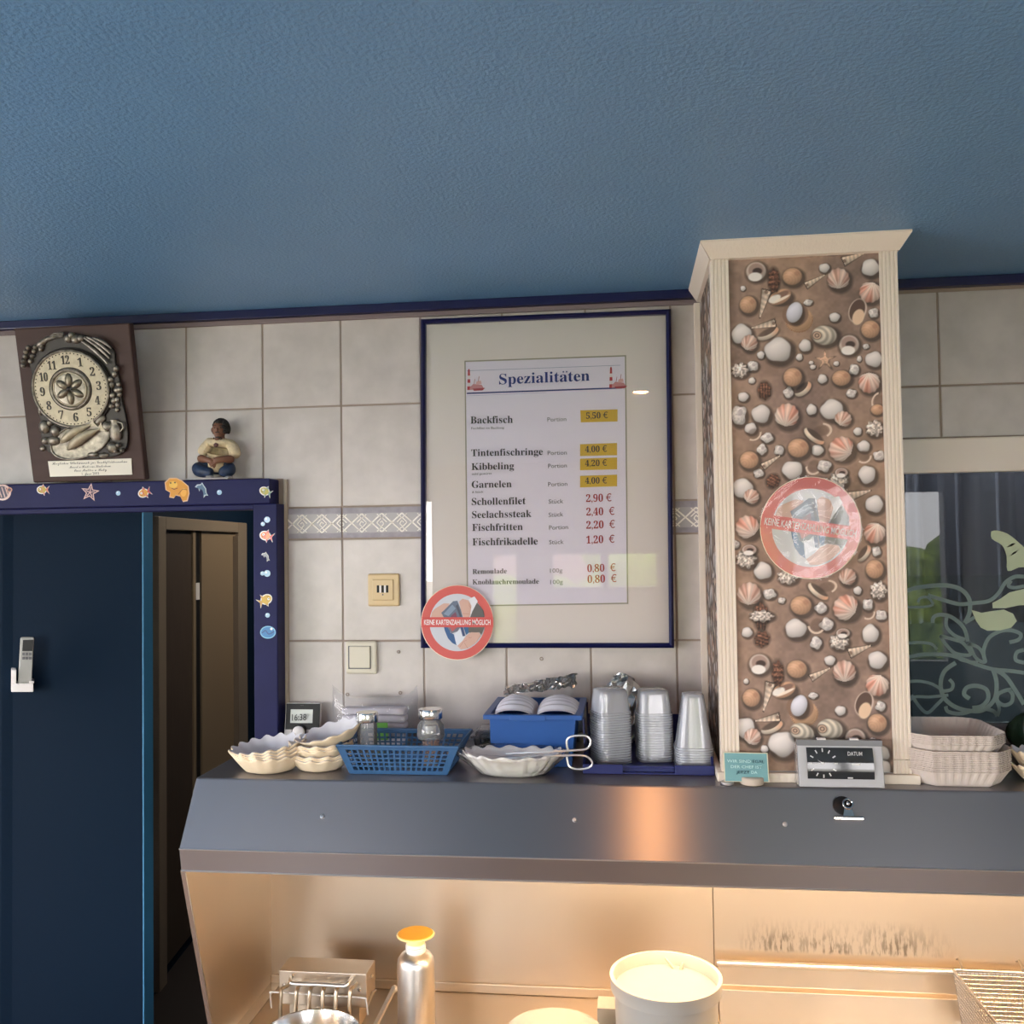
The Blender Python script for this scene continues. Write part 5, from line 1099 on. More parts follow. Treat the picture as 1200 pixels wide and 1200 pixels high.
# ---------------------------------------------------------------- digital thermometer clock
th = thing('digital_thermometer', (-.098, -.018, SH), 'small black and white digital clock with round knob leaning on the tiles', 'digital clock')
ya, yb = -.030, -.014
a = P(335, 824, ya); b = P(375, 824, ya)
zt_, zm, zb_ = a.z, P(350, 854, ya).z, SH+.001
MB().hexa([(a.x-.002, ya-.012, zb_), (b.x-.003, ya-.012, zb_), (b.x-.003, yb-.004, zb_), (a.x-.002, yb-.004, zb_), (a.x, ya, zt_), (b.x, ya, zt_), (b.x, yb, zt_), (a.x, yb, zt_)]).build('case', M_plast, th, bevel=.002)
f_ = lambda z: ya-.012*(zt_-z)/(zt_-zb_)-.0008
def fq(x0, y0, x1, y1, off, nm, m_):
    z0 = P(350, y1, ya).z; z1 = P(350, y0, ya).z; xa_ = P(x0, 840, ya-.005).x; xb_ = P(x1, 840, ya-.005).x
    return MB().hexa([(xa_, f_(z0)-off, z0), (xb_, f_(z0)-off, z0), (xb_, f_(z0)+.001, z0), (xa_, f_(z0)+.001, z0), (xa_, f_(z1)-off, z1), (xb_, f_(z1)-off, z1), (xb_, f_(z1)+.001, z1), (xa_, f_(z1)+.001, z1)]).build(nm, m_, th)
fq(335, 824.5, 374.7, 854, .0005, 'black_front', M_black); fq(340.5, 831, 366.5, 846.5, .0010, 'display', mat('lcd_grey', K(168, 172, 166), rough=.3))
A = P(342, 844.5, ya-.0125); B = P(359, 844.0, ya-.0125)
put_text('16:38', A, B-A, Vector((0, .002, .0215)), M_txt_black, th, offset=.01)
c = P(350.5, 858, ya-.013); mb = MB(); mb.lathe([(.0155, 0), (.0155, .005), (.013, .007), (.0005, .0072)], seg=24); mb.xf(Matrix.Translation(c) @ Matrix.Rotation(R(90), 4, 'X')).build('knob', M_plast, th, smooth=True)
mb = MB(); mb.lathe([(.0180, 0), (.0180, .003), (.0155, .003), (.0155, 0)], seg=24, cap=False); mb.xf(Matrix.Translation(c) @ Matrix.Rotation(R(90), 4, 'X')).build('knob_ring', M_black, th, smooth=True)
pbox(MB(), 352, 826.5, 356, 828, ya-.002, ya).build('icon', M_txt_grey, th)

# ---------------------------------------------------------------- clear bag with napkins
bg_ = thing('clear_bag', (.095, -.055, SH), 'clear plastic bag of white napkins with a green label behind the basket', 'plastic bag')
rb = np.random.default_rng(11); nz1 = rb.random((14, 14))
def cr(u_, v_, k=1): i = u_*12; j = v_*12; a, b = int(i), int(j); fu, fv = i-a, j-b; return (nz1[a, b]*(1-fu)+nz1[a+1, b]*fu)*(1-fv)+(nz1[a, b+1]*(1-fu)+nz1[a+1, b+1]*fu)*fv
def bagf(sgn):
    def fn(u_, v_):
        x = -.008+.205*u_; e = math.sin(math.pi*u_)**.4*math.sin(math.pi*min(.98, v_*.93+.02))**.45
        ztop = .108+.030*abs(2*u_-1)**5; z = ztop*v_
        y = -.060+sgn*(.034*e)+sgn*.010*(cr(u_, v_)-.5)*e
        return (x+.004*(cr(v_, u_)-.5), y, SH+.001+z)
    return fn
mb = MB(); mb.grid(bagf(-1), 40, 28); mb.grid(bagf(1), 40, 28)
mb.build('film', clear_mat('bag_film', body=.14, bcol=(.8, .8, .85), rough=.12, bump=.8, bs=30, ior=1.35), bg_, smooth=True, recalc=False, ang=3)
for i in range(5): MB().box(.018, .17, -.082+.001*i, -.042, SH+.003+.017*i, SH+.018+.017*i).build('napkin_pack', mat('white_napkins', K(196, 192, 200), rough=.9), bg_, bevel=.005)
pbox(MB(), 441, 847, 454.5, 867, -.0985, -.0975).build('label', mat('green_label', K(92, 150, 60), rough=.5), bg_)

# ---------------------------------------------------------------- blue perforated basket
bk = thing('plastic_basket', (.215, -.27, SH), 'translucent blue perforated plastic basket holding two glass spice shakers', 'basket')
M_bask = mat('translucent_blue_plastic', K(60, 104, 150, 1), rough=.35, alpha=.72)
bx0, bx1, byf, byb = .118, .320, -.343, -.215; tx0, tx1, tyf, tyb = .094, .344, -.352, -.180; H_ = .058
def lattice(p00, p10, p01, p11, nu, nv, nm, t=.0011, mu=.08, mv=.13):
    """wall between bottom edge p00-p10 and top edge p01-p11 with nu x nv square holes"""
    p00, p10, p01, p11 = map(Vector, (p00, p10, p01, p11)); L_ = lambda u_, v_: (p00*(1-u_)+p10*u_)*(1-v_)+(p01*(1-u_)+p11*u_)*v_
    n = (p10-p00).cross(p01-p00).normalized()*t; mb = MB()
    def cell(u0, u1, v0, v1):
        q = [L_(u0, v0), L_(u1, v0), L_(u1, v1), L_(u0, v1)]; mb.hexa([v-n for v in q]+[v+n for v in q])
    cell(0, 1, 0, mv); cell(0, 1, 1-mv*.9, 1); cell(0, mu, mv, 1-mv*.9); cell(1-mu, 1, mv, 1-mv*.9)
    du = (1-2*mu)/nu; dv_ = (1-mv-mv*.9)/nv
    for i in range(1, nu): cell(mu+du*i-du*.17, mu+du*i+du*.17, mv, 1-mv*.9)
    for j in range(1, nv):
        for i in range(nu): cell(mu+du*i+(du*.17 if i else 0), mu+du*(i+1)-(du*.17 if i < nu-1 else 0), mv+dv_*j-dv_*.17, mv+dv_*j+dv_*.17)
    return mb.build(nm, M_bask, bk, recalc=False)
B0, B1, B2_, B3 = (bx0, byf, SH+.002), (bx1, byf, SH+.002), (bx1, byb, SH+.002), (bx0, byb, SH+.002)
U0, U1, U2, U3 = (tx0, tyf, SH+H_), (tx1, tyf, SH+H_), (tx1, tyb, SH+H_), (tx0, tyb, SH+H_)
lattice(B0, B1, U0, U1, 17, 5, 'perforated_wall', mu=.06); lattice(B1, B2_, U1, U2, 11, 5, 'perforated_wall'); lattice(B2_, B3, U2, U3, 17, 5, 'perforated_wall', mu=.06); lattice(B3, B0, U3, U0, 11, 5, 'perforated_wall')
MB().box(bx0, bx1, byf, byb, SH+.0008, SH+.003).build('bottom', M_bask, bk)
MB().tube([Vector(p)+Vector((0, 0, .001)) for p in (U0, U1, U2, U3)], .0030, 8, closed=True).build('rim', M_bask, bk, smooth=True)
M_jar = clear_mat('jar_glass', body=.28, bcol=(.85, .86, .86), rough=.03, ior=1.5)
def shaker(name, x, y, label, wide, fillcol, fz, h):
    t = thing(name, (x, y, SH+.004), label, 'spice shaker')
    z = SH+.004; r = .0215
    if not wide:
        MB().lathe([(r*.9, 0), (r, .003), (r, h-.030), (r*.92, h-.020), (r*.92, h-.018)], (x, y, z), 24).build('glass_body', M_jar, t, smooth=True)
        MB().lathe([(r*1.08, h-.020), (r*1.10, h-.018), (r*1.10, h-.003), (r*1.04, h), (.0005, h)], (x, y, z), 32).build('metal_lid', M_chrome, t, smooth=True)
    else:
        MB().lathe([(r*.86, 0), (r*.9, .003), (r*.9, .052), (r*1.30, .058), (r*1.36, .066), (r*1.30, .084), (r*1.02, .092), (r*.98, .096)], (x, y, z), 28).build('glass_body', M_jar, t, smooth=True)
        MB().lathe([(r*.55, .066), (r*.74, .068), (r*.74, .084), (r*.5, .086)], (x, y, z), 20).build('inner_sieve', M_chrome, t, smooth=True)
        MB().lathe([(r*1.14, h-.020), (r*1.18, h-.018), (r*1.18, h-.003), (r*1.10, h), (.0005, h)], (x, y, z), 32).build('metal_lid', M_chrome, t, smooth=True)
    rq = random.Random(9); mb = MB()
    for k in range(260):
        a = rq.uniform(0, 6.28); rr_ = r*(.80 if not wide else .74)*rq.uniform(.75, 1); mb.sph((x+rr_*math.cos(a), y+rr_*math.sin(a), z+.004+rq.uniform(0, fz)), .0022, 5, 4)
    o = mb.build('spice', mat(name+'_spice', fillcol, rough=.8, var=.35, vs=150), t); o['kind'] = 'stuff'
    return t
shaker('pepper_shaker', .133, -.265, 'glass shaker with ribbed metal lid and grey pepper, left in the blue basket', False, K(110, 108, 96), .022, .108)
shaker('paprika_shaker', .273, -.275, 'glass shaker with round shoulder and orange spice, right in the blue basket', True, K(176, 120, 86), .044, .118)

# ---------------------------------------------------------------- clear tub with dried herbs
hb = thing('herb_tub', (.395, -.13, SH), 'clear lidded plastic tub of dark dried herbs between basket and blue bin', 'plastic tub')
M_clr = clear_mat('clear_plastic', body=.10, bcol=(.8, .82, .86), rough=.06, ior=1.45)
def frust(x0, x1, y0, y1, z0, z1, e, mb=None):
    mb = mb or MB(); return mb.hexa([(x0+e, y0+e, z0), (x1-e, y0+e, z0), (x1-e, y1-e, z0), (x0+e, y1-e, z0), (x0, y0, z1), (x1, y0, z1), (x1, y1, z1), (x0, y1, z1)])
frust(.345, .425, -.175, -.085, SH+.001, SH+.040, .008).build('tub', M_clr, hb, bevel=.004)
frust(.340, .430, -.180, -.080, SH+.040, SH+.046, 0).build('lid_rim', M_clr, hb, bevel=.002)
frust(.352, .418, -.168, -.092, SH+.046, SH+.056, -.004).build('lid', M_clr, hb, bevel=.003)
mb = MB(); rq = random.Random(21)
for k in range(220):
    st = len(mb.v); mb.box(-.004, .004, -.0015, .0015, -.0006, .0006); mb.xf(Matrix.Translation((rq.uniform(.357, .413), rq.uniform(-.165, -.095), SH+.004+rq.uniform(0, .026))) @ Matrix.Rotation(rq.uniform(0, 6), 4, 'Z') @ Matrix.Rotation(rq.uniform(-1, 1), 4, 'X'), st)
o = mb.build('herbs', mat('dried_herbs', K(50, 54, 40), rough=.9), hb); o['kind'] = 'stuff'

# ---------------------------------------------------------------- wrapped paper boat with serving tongs
pb = thing('paper_boat', (.452, -.325, SH), 'oval white paper boat wrapped in crinkled clear film in front of the blue bin', 'paper bowl')
mb = bowl_mesh(.100, .055, .042, 15, .60, wav=.006, amp=.03, power=2.3)
for i, v in enumerate(mb.v): mb.v[i] = (v[0]+.452, v[1]-.322, v[2]+SH+.001+.004*(v[2]/.042)*(abs(v[0])/.1)**2)
mb.build('boat', mat('white_pressed_paper', K(216, 214, 210), rough=.85, var=.04, vs=20), pb, smooth=True, recalc=False, solid=.0018, ang=3)
def wrapf(u_, v_):
    a = 2*math.pi*u_; r = (.62+.50*min(1, v_*1.25)) if v_ < .82 else 1.10-(v_-.82)*1.2; z = SH+.0008+.047*min(1, v_*1.22)**1.1
    ear = .14*math.exp(-((a-math.pi)/.30)**2)*v_; w_ = 1+.035*math.sin(23*a+3*v_)+.03*(cr(u_, v_)-.5)
    return (.452+.100*(r+ear)*w_*math.copysign(abs(math.cos(a))**.9, math.cos(a)), -.322+.057*r*w_*math.copysign(abs(math.sin(a))**.9, math.sin(a)), z+.006*(cr(v_*.9, u_)-.5)*v_)
mb = MB(); mb.grid(wrapf, 90, 14, cu=True); mb.build('clear_wrap', clear_mat('wrap_film', body=.05, rough=.08, bump=.7, bs=40, ior=1.33), pb, smooth=True, recalc=False, ang=3)
tg = thing('serving_tongs', (.55, -.345, SH+.01), 'steel wire tongs with two loop handles resting in the wrapped paper boat', 'tongs')
ty = -.365
def wire(pts, r=.0021): return spline(pts, 5)
up_ = [(.440, -.335, P(600, 884, ty).z-.006)]+[tuple(P(x, y, ty)) for x, y in ((640, 881), (660, 880), (676, 879), (686, 878), (691, 874), (692, 868), (688, 863), (680, 862), (670, 863), (664.5, 867), (664.5, 875), (666, 879))]
lo_ = [(.440, -.345, P(600, 887, ty).z-.008)]+[tuple(P(x, y, ty)) for x, y in ((640, 886), (660, 885.5), (676, 885), (686, 886), (692, 890), (694, 895), (691, 899), (684, 901), (674, 901), (667, 898), (665, 891), (664.5, 887))]
MB().tube(wire(up_), .0021, 8).build('upper_handle', M_plast if False else mat('pale_steel_wire', (.82, .8, .78), rough=.3, metal=.8), tg, smooth=True)
MB().tube(wire(lo_), .0021, 8).build('lower_handle', MATS['pale_steel_wire'], tg, smooth=True)

# ---------------------------------------------------------------- blue bin with bagged lids and foil
bn = thing('blue_bin', (.487, -.165, SH), 'bright blue plastic bin filled with bagged white lids, under the menu', 'storage bin')
M_bin = mat('bright_blue_plastic', K(26, 76, 144, 1.1), rough=.4)
x0, x1, y0, y1 = .398, .566, -.262, -.085; X0, X1, Y0, Y1 = .385, .590, -.280, -.055; Hb = .108
def wallq(a, b, c, d, t_):
    a, b, c, d = map(Vector, (a, b, c, d)); n = (b-a).cross(d-a).normalized()*t_; return MB().hexa([a, b, c, d, a+n, b+n, c+n, d+n])
mb = MB()
for a, b, c, d in (((x0, y0), (x1, y0), (X1-.012, Y0+.012), (X0+.012, Y0+.012)), ((x1, y0), (x1, y1), (X1-.012, Y1-.012), (X1-.012, Y0+.012)), ((x1, y1), (x0, y1), (X0+.012, Y1-.012), (X1-.012, Y1-.012)), ((x0, y1), (x0, y0), (X0+.012, Y0+.012), (X0+.012, Y1-.012))):
    w_ = wallq((*a, SH+.001), (*b, SH+.001), (*c, SH+Hb), (*d, SH+Hb), -.002); q_ = None
    me_ = w_.data if False else w_; mb.v += [tuple(v) for v in []]
    o_ = len(mb.v); mb.v += w_.v; mb.f += [tuple(i+o_ for i in f) for f in w_.f]; mb.c += w_.c
mb.box(x0, x1, y0, y1, SH+.001, SH+.004)
mb.build('body', M_bin, bn, bevel=.0008)
mb = MB()
for a, b, c, d in ((X0, X1, Y0, Y0+.014), (X0, X1, Y1-.014, Y1), (X0, X0+.014, Y0+.014, Y1-.014), (X1-.014, X1, Y0+.014, Y1-.014)): mb.box(a, b, c, d, SH+Hb, SH+Hb+.003)
mb.build('rim', M_bin, bn, bevel=.001)
mb = MB(); mb.box(X0, X1, Y0-.001, Y0+.001, SH+Hb-.007, SH+Hb+.002); mb.box(X0+.055, X1-.075, Y0-.0025, Y0, SH+Hb-.009, SH+Hb+.003); mb.box(X1-.001, X1+.001, Y0, Y1, SH+Hb-.007, SH+Hb+.002); mb.build('rim_skirt', M_bin, bn, bevel=.001)
MB().tube([(X1+.002, Y0+.02, SH+Hb-.004), (X1+.004, Y0+.02, SH+.05), (X1+.004, Y0+.05, SH+.035), (X1+.003, Y1-.03, SH+.04), (X1+.002, Y1-.02, SH+Hb-.004)], .0022, 6).build('side_handle', M_blue, bn, smooth=True)
M_bagw = mat('milky_bagged_lids', K(186, 186, 196), rough=.25, var=.06, vs=30)
for i, (cx, wx) in enumerate(((.444, .048), (.536, .050))):
    mb = MB(); rb2 = random.Random(i)
    def fn(u_, v_):
        x = cx+(u_-.5)*2*wx*(.92); yy = Y0+.026+.14*v_; s_ = math.sin(math.pi*min(1, max(0, u_)))**.35
        z = SH+Hb-.016+.044*s_*math.sin(math.pi*min(.97, .10+v_*.75))**.5+.0014*math.sin(v_*46+2.0*math.sin(math.pi*u_))
        return (x, yy-.012*math.sin(math.pi*u_), z)
    mb.grid(fn, 20, 60); t = mb.build('lid_pack', M_bagw, smooth=True, recalc=False, ang=3)
    tag(t, 'milky bag of stacked white lids in the blue bin, %s one' % ('left' if i == 0 else 'right'), 'lid pack', 'lid packs in the blue bin')
M_foil = mat('crumpled_foil', (.68, .67, .65), rough=.28, metal=1, bump=.5, bs=120)
def foil(name, fn, nu, nv, label, amp=.003):
    rf = np.random.default_rng(3); N_ = rf.normal(0, amp, (nv+1, nu+1, 3)); mb = MB()
    mb.grid(lambda u_, v_: tuple(np.array(fn(u_, v_))+N_[int(round(v_*nv)), int(round(u_*nu))]), nu, nv)
    o = mb.build(name, M_foil, recalc=False, solid=.0008); return tag(o, label, 'foil')
foil('foil_sheet', lambda u_, v_: (.405+.165*u_, -.118-.012*math.sin(3*u_)+.055*v_, SH+Hb+.018+.020*u_+.022*v_-.012*(1-u_)*v_), 40, 10, 'crumpled aluminium foil strip lying across the back of the blue bin', .0016)
foil('foil_ball', lambda u_, v_: (.672+.05*math.sin(math.pi*v_)*math.cos(2*math.pi*u_), -.052+.035*math.sin(math.pi*v_)*math.sin(2*math.pi*u_), SH+.083+.077*(-math.cos(math.pi*v_))), 26, 16, 'crumpled silver foil bundle behind the stacked clear cups', .0035)

# ---------------------------------------------------------------- dark blue tray with upside-down cup stacks
tr = thing('blue_tray', (.66, -.17, SH), 'dark blue plastic tray carrying three stacks of clear cups beside the pillar', 'tray')
M_dblue = mat('dark_blue_plastic', K(26, 34, 88), rough=.35)
tX0, tX1, tY0, tY1 = .592, .852, -.312, -.03
mb = MB(); mb.box(tX0, tX1, tY0, tY1, SH+.001, SH+.004); mb.build('bottom', M_dblue, tr)
mb = MB(); mb.box(tX0, .672, tY0-.002, tY0, SH+.001, SH+.020).box(.775, tX1, tY0-.002, tY0, SH+.001, SH+.020).box(.672, .775, tY0+.012, tY0+.014, SH+.001, SH+.012).box(.668, .672, tY0, tY0+.014, SH+.001, SH+.018).box(.775, .779, tY0, tY0+.014, SH+.001, SH+.018)
mb.box(.672, .775, tY0+.006, tY0+.014, SH+.012, SH+.016); mb.build('front_wall', M_dblue, tr, bevel=.001)
MB().hexa([(tX1-.004, tY0, SH+.001), (tX1, tY0, SH+.001), (tX1, tY1, SH+.001), (tX1-.004, tY1, SH+.001), (tX1-.004, tY0+.03, SH+.03), (tX1, tY0+.03, SH+.03), (tX1, tY1, SH+.078), (tX1-.004, tY1, SH+.078)]).build('side_wall', M_dblue, tr)
MB().hexa([(tX0, tY0, SH+.001), (tX0+.004, tY0, SH+.001), (tX0+.004, tY1, SH+.001), (tX0, tY1, SH+.001), (tX0, tY0, SH+.020), (tX0+.004, tY0, SH+.020), (tX0+.004, tY1, SH+.06), (tX0, tY1, SH+.06)]).build('side_wall', M_dblue, tr)
MB().box(tX0, tX1, tY1-.004, tY1, SH+.001, SH+.07).build('back_wall', M_dblue, tr)
M_cup = clear_mat('cup_plastic', body=.50, bcol=(.90, .92, .99), rough=.12, ior=1.5)
def cup(rw, tw, h, nm):
    """upside-down rounded-square cup: rim of half width rw below, closed top of half width tw"""
    mb = MB()
    def fn(u_, v_):
        a = 2*math.pi*u_; e = .42
        x = math.copysign(abs(math.cos(a))**e, math.cos(a)); y = math.copysign(abs(math.sin(a))**e, math.sin(a))
        L_ = [(rw*1.06, .0006), (rw*1.06, .0036), (rw, .0040), (rw*.99, .006), (tw*1.02, h-.008), (tw, h-.003), (tw*.9, h), (tw*.05, h)]
        i = min(7, int(round(v_*7))); r, z = L_[i]; rib = 1+(.010*math.cos(u_*2*math.pi*36) if 3 <= i <= 5 else 0)
        return (r*x*rib, r*y*rib, z)
    mb.grid(fn, 72, 7, cu=True); o = mb.build(nm, M_cup, local=True, smooth=True, recalc=False, ang=.9); return o
cupA = cup(.0355, .0305, .050, 'plastic_cup'); cupB = cup(.0365, .0215, .110, 'plastic_cup')
NTH = 'first second third fourth fifth sixth seventh eighth ninth tenth eleventh twelfth thirteenth fourteenth fifteenth sixteenth seventeenth eighteenth nineteenth twentieth twenty-first'.split()
def cups(base, x, y, z, n, dz, rot, which, used=[]):
    for i in range(n):
        o = base if base not in used else base.copy()
        if base in used: COL.objects.link(o)
        used.append(base) if base not in used else None
        o.location = (x+random.uniform(-.0004, .0004), y, z+i*dz); o.rotation_euler = (0, 0, rot+random.uniform(-.02, .02))
        tag(o, 'clear upside-down plastic cup in the %s stack on the blue tray, %s' % (which, 'topmost' if i == n-1 else 'lowest' if i == 0 else NTH[i]+' from below'), 'plastic cup', 'cups in the %s stack on the blue tray' % which)
cups(cupA, .647, -.215, SH+.0045, 21, .0051, R(24), 'left'); cups(cupA, .738, -.190, SH+.0045, 20, .0051, R(8), 'middle'); cups(cupB, .817, -.245, SH+.0045, 9, .0048, R(3), 'right')

# ---------------------------------------------------------------- in front of the pillar: card, pucks, weather clock
cd = thing('teal_card', (.912, -.376, SH), 'small teal card with pale and dark lettering propped before the pillar base', 'card')
cp = [P(849, 914.5, -.378), P(901.5, 916, -.378), P(899.5, 882.5, -.370), P(847.5, 881.5, -.370)]
for v in cp[:2]: v.z = SH+.006
MB().extr(cp, (0, .0012, 0)).build('card_board', mat('cream_card_edge', K(200, 196, 170), rough=.6), cd)
n_ = Vector((0, -.0006, 0)); cc = sum(cp, Vector())/4; ip = [cc+(v-cc)*.955+n_ for v in cp]; MB().add(ip, [(0, 1, 2, 3)]).build('teal_print', mat('teal_print', K(110, 160, 165, 1), rough=.5), cd, recalc=False)
M_pt = mat('pale_teal_ink', K(165, 200, 200), rough=.6); M_dt = mat('dark_teal_ink', K(20, 60, 76), rough=.6)
for s_, a, b, mm in (('WIR SIND', (852, 893.3), (880, 894), M_pt), ('EGAL', (882, 894), (895.5, 894.4), M_dt), ('DER CHEF IST', (856.5, 900), (893, 900.8), M_pt), ('JETZT', (863, 906.3), (878.5, 906.7), M_dt), ('DA', (880.5, 906.7), (887.5, 906.9), M_pt)):
    ptext(s_, a, b, 3.4, -.3785, mm, cd, offset=.01)
p1 = PZ(881.5, 915.5, SH+.006); pk = thing('beige_puck', (p1.x, -.386, SH), 'round beige felt puck in front of the teal card', 'puck')
MB().lathe([(.0215, .001), (.0225, .002), (.0225, .013), (.0205, .015), (.0005, .015)], (p1.x, -.3665-.002, SH), 28).build('body', mat('beige_felt', K(176, 164, 150), rough=.8), pk, smooth=True)
p2 = PZ(852, 920, SH); pk = thing('silver_disc', (p2.x, -.376, SH), 'small flat silver tealight disc left of the beige puck', 'disc')
MB().lathe([(.0125, .001), (.0130, .002), (.0130, .0055), (.011, .0065), (.009, .005), (.0005, .005)], (p2.x+.0005, -.3765, SH), 24).build('cup', M_alu, pk, smooth=True)
ws = thing('weather_clock', (1.078, -.375, SH), 'silver desk clock with curved top and dark dial standing before the pillar', 'desk clock')
wx0, wx1 = P(937, 920, -.387).x, P(1037, 922, -.387).x; Hw = P(985, 868, -.37).z-SH
prof = [(-.3885, SH+.001), (-.374, SH+Hw*.93), (-.371, SH+Hw), (-.366, SH+Hw*1.02), (-.3595, SH+Hw*.97), (-.3595, SH+.001)]
mb = MB(); mb.extr([(wx0, y, z) for y, z in prof], (wx1-wx0, 0, 0)); mb.build('case', mat('silver_plastic', K(176, 176, 180, 1), rough=.45), ws, bevel=.0015)
fl = lambda z: -.3885+(.0145)*(z-SH)/(Hw*.93)
def wq(u0, u1, v0, v1, off):
    """rectangle on the leaning face, u and v as fractions of width and height"""
    xa_, xb_ = wx0+(wx1-wx0)*u0, wx0+(wx1-wx0)*u1; za, zb2 = SH+Hw*v0, SH+Hw*v1
    return [Vector((xa_, fl(za)-off, za)), Vector((xb_, fl(za)-off, za)), Vector((xb_, fl(zb2)-off, zb2)), Vector((xa_, fl(zb2)-off, zb2))]
MB().extr(wq(-.004, 1.004, .895, 1.02, .0010), (0, .012, 0)).build('top_band', mat('dark_grey_band', K(84, 84, 88), rough=.3), ws)
mb = MB()
def scr(u_, v_):
    z = SH+Hw*(.19+.67*v_); return (wx0+(wx1-wx0)*(.10+.785*u_), fl(z)-.0008-.0034*(1-(2*v_-1)**2), z)
mb.grid(scr, 2, 16); mb.build('screen', mat('dark_glossy_screen', K(46, 48, 50, 1), rough=.06, spec=.5), ws, smooth=True, recalc=False, ang=3)
def bul(z): return .0034*(1-(2*min(1, max(0, (z-SH-Hw*.19)/(Hw*.67)))-1)**2)
M_lcd = mat('pale_grey_print', K(190, 190, 190), rough=.4)
dcx, dcz = wx0+(wx1-wx0)*.29, SH+Hw*.53; rD = Hw*.30
for k in range(12):
    a = R(30*k); r0, r1 = rD*.80, rD*1.05; ux, uz_ = math.cos(a), math.sin(a); px_, pz_ = -uz_, ux; w2 = .0011
    q_ = [(dcx+ux*r0+px_*w2, dcz+uz_*r0+pz_*w2), (dcx+ux*r1+px_*w2, dcz+uz_*r1+pz_*w2), (dcx+ux*r1-px_*w2, dcz+uz_*r1-pz_*w2), (dcx+ux*r0-px_*w2, dcz+uz_*r0-pz_*w2)]
    MB().extr([Vector((x, fl(z)-.0012-bul(z), z)) for x, z in q_], (0, -.0003, 0)).build('hour_mark', M_lcd, ws)
for a, L_, w2 in ((183, .85, .0008), (150, .5, .0012), (88, .12, .0022)):
    a = R(a); ux, uz_ = math.cos(a), math.sin(a); q_ = [(dcx-uz_*w2, dcz+ux*w2), (dcx+ux*rD*L_, dcz+uz_*rD*L_), (dcx+uz_*w2, dcz-ux*w2)]
    MB().extr([Vector((x, fl(z)-.0016-bul(z), z)) for x, z in q_], (0, -.0003, 0)).build('clock_hand', M_lcd, ws)
def wtext(s_, u0, u1, v, hh, mm):
    A, B = wq(u0, u1, v, v+.1, .0016+bul(SH+Hw*(v+.04)))[:2]; put_text(s_, A, B-A, Vector((0, .0145/.93/Hw*hh*.0, hh)), mm, ws, offset=.01)
wtext('DATUM', .585, .755, .70, .0105, M_lcd)
MB().extr(wq(.55, .79, .60, .66, .0015+bul(SH+Hw*0.62)), (0, -.0003, 0)).build('date_window', M_black, ws); MB().extr(wq(.62, .72, .49, .54, .0015+bul(SH+Hw*0.51)), (0, -.0003, 0)).build('label_bar', M_lcd, ws)
MB().extr(wq(.57, .63, .21, .235, .0015+bul(SH+Hw*0.23)), (0, -.0003, 0)).build('label_bar', M_lcd, ws)
for u_ in (.24, .63):
    a = wx0+(wx1-wx0)*u_; MB().box(a, a+.016, -.3725, -.3625, SH+Hw*.98, SH+Hw*1.055).build('top_button', M_plast, ws, bevel=.001)
MB().extr([(wx0-.004, y, z) for y, z in ((-.380, SH+.004), (-.370, SH+Hw*.93), (-.360, SH+Hw*.95), (-.360, SH+.004))], (.0035, 0, 0)).build('side_shell', clear_mat('clear_plastic'), ws)

# ---------------------------------------------------------------- stacked paper trays
def tray_mesh():
    mb = MB(); a_, b_, cut = .094, .098, .036
    base = []
    def outline(s_, off):
        A_, B_, C_ = a_*s_+off, b_*s_+off, cut
        pts = [(A_-C_, -B_), (A_-.005, -B_+C_-.005), (A_, -B_+C_+.01), (A_, B_-C_), (A_-.012, B_-.012), (A_-C_, B_), (-A_+C_, B_), (-A_+.012, B_-.012), (-A_, B_-C_), (-A_, -B_+C_+.01), (-A_+.005, -B_+C_-.005), (-A_+C_, -B_)]
        o = []
        for i in range(12):
            p, q = pts[i], pts[(i+1) % 12]; m_ = max(2, int(math.hypot(q[0]-p[0], q[1]-p[1])/.004)+1)
            for k in range(m_): o.append((p[0]+(q[0]-p[0])*k/m_, p[1]+(q[1]-p[1])*k/m_))
        return o
    O = outline(1, 0); n = len(O); vs = []; fs = []
    for lvl, (s_, z, fl_) in enumerate(((.80, 0, 0), (.84, .004, .3), (.97, .026, 1), (1.0, .030, 1), (1.015, .030, .8))):
        for i, (x, y) in enumerate(O):
            f = 1+fl_*(.008 if (i//2) % 2 else -.003)*(1 if abs(abs(x)-a_) < .05 or True else 0)
            vs.append((x*s_*f, y*s_*f, z))
    for l in range(4):
        for i in range(n): j = (i+1) % n; fs.append((l*n+i, l*n+j, (l+1)*n+j, (l+1)*n+i))
    fs.append(tuple(range(n-1, -1, -1))); mb.add(vs, fs); return mb
ty0 = tray_mesh().build('paper_tray', M_tray, local=True, recalc=False, solid=.001)
trays = []
ordn = ['bottom', 'second', 'third', 'fourth', 'fifth', 'sixth', 'seventh', 'eighth', 'ninth', 'tenth', 'eleventh', 'twelfth']
for i in range(12):
    o = ty0 if i == 0 else ty0.copy()
    if i: COL.objects.link(o)
    o.location = (1.303+random.uniform(-.0005, .0005), -.286+random.uniform(-.0005, .0005), SH+.001+.0034*i); o.rotation_euler = (0, 0, R(random.uniform(-.4, .4)))
    tag(o, 'fluted grey-white paper tray in the lower pile right of the pillar, %s from below' % ordn[i], 'paper tray', 'paper trays in the lower pile')
for i in range(6):
    o = ty0.copy(); COL.objects.link(o); o.scale = (.965, .965, 1)
    o.location = (1.298+random.uniform(-.0005, .0005), -.283, SH+.0435+.0034*i+.006); o.rotation_euler = (0, 0, R(1.5+random.uniform(-.4, .4)))
    tag(o, 'fluted paper tray in the slightly turned upper pile right of the pillar, %s from below' % ordn[i], 'paper tray', 'paper trays in the upper pile')
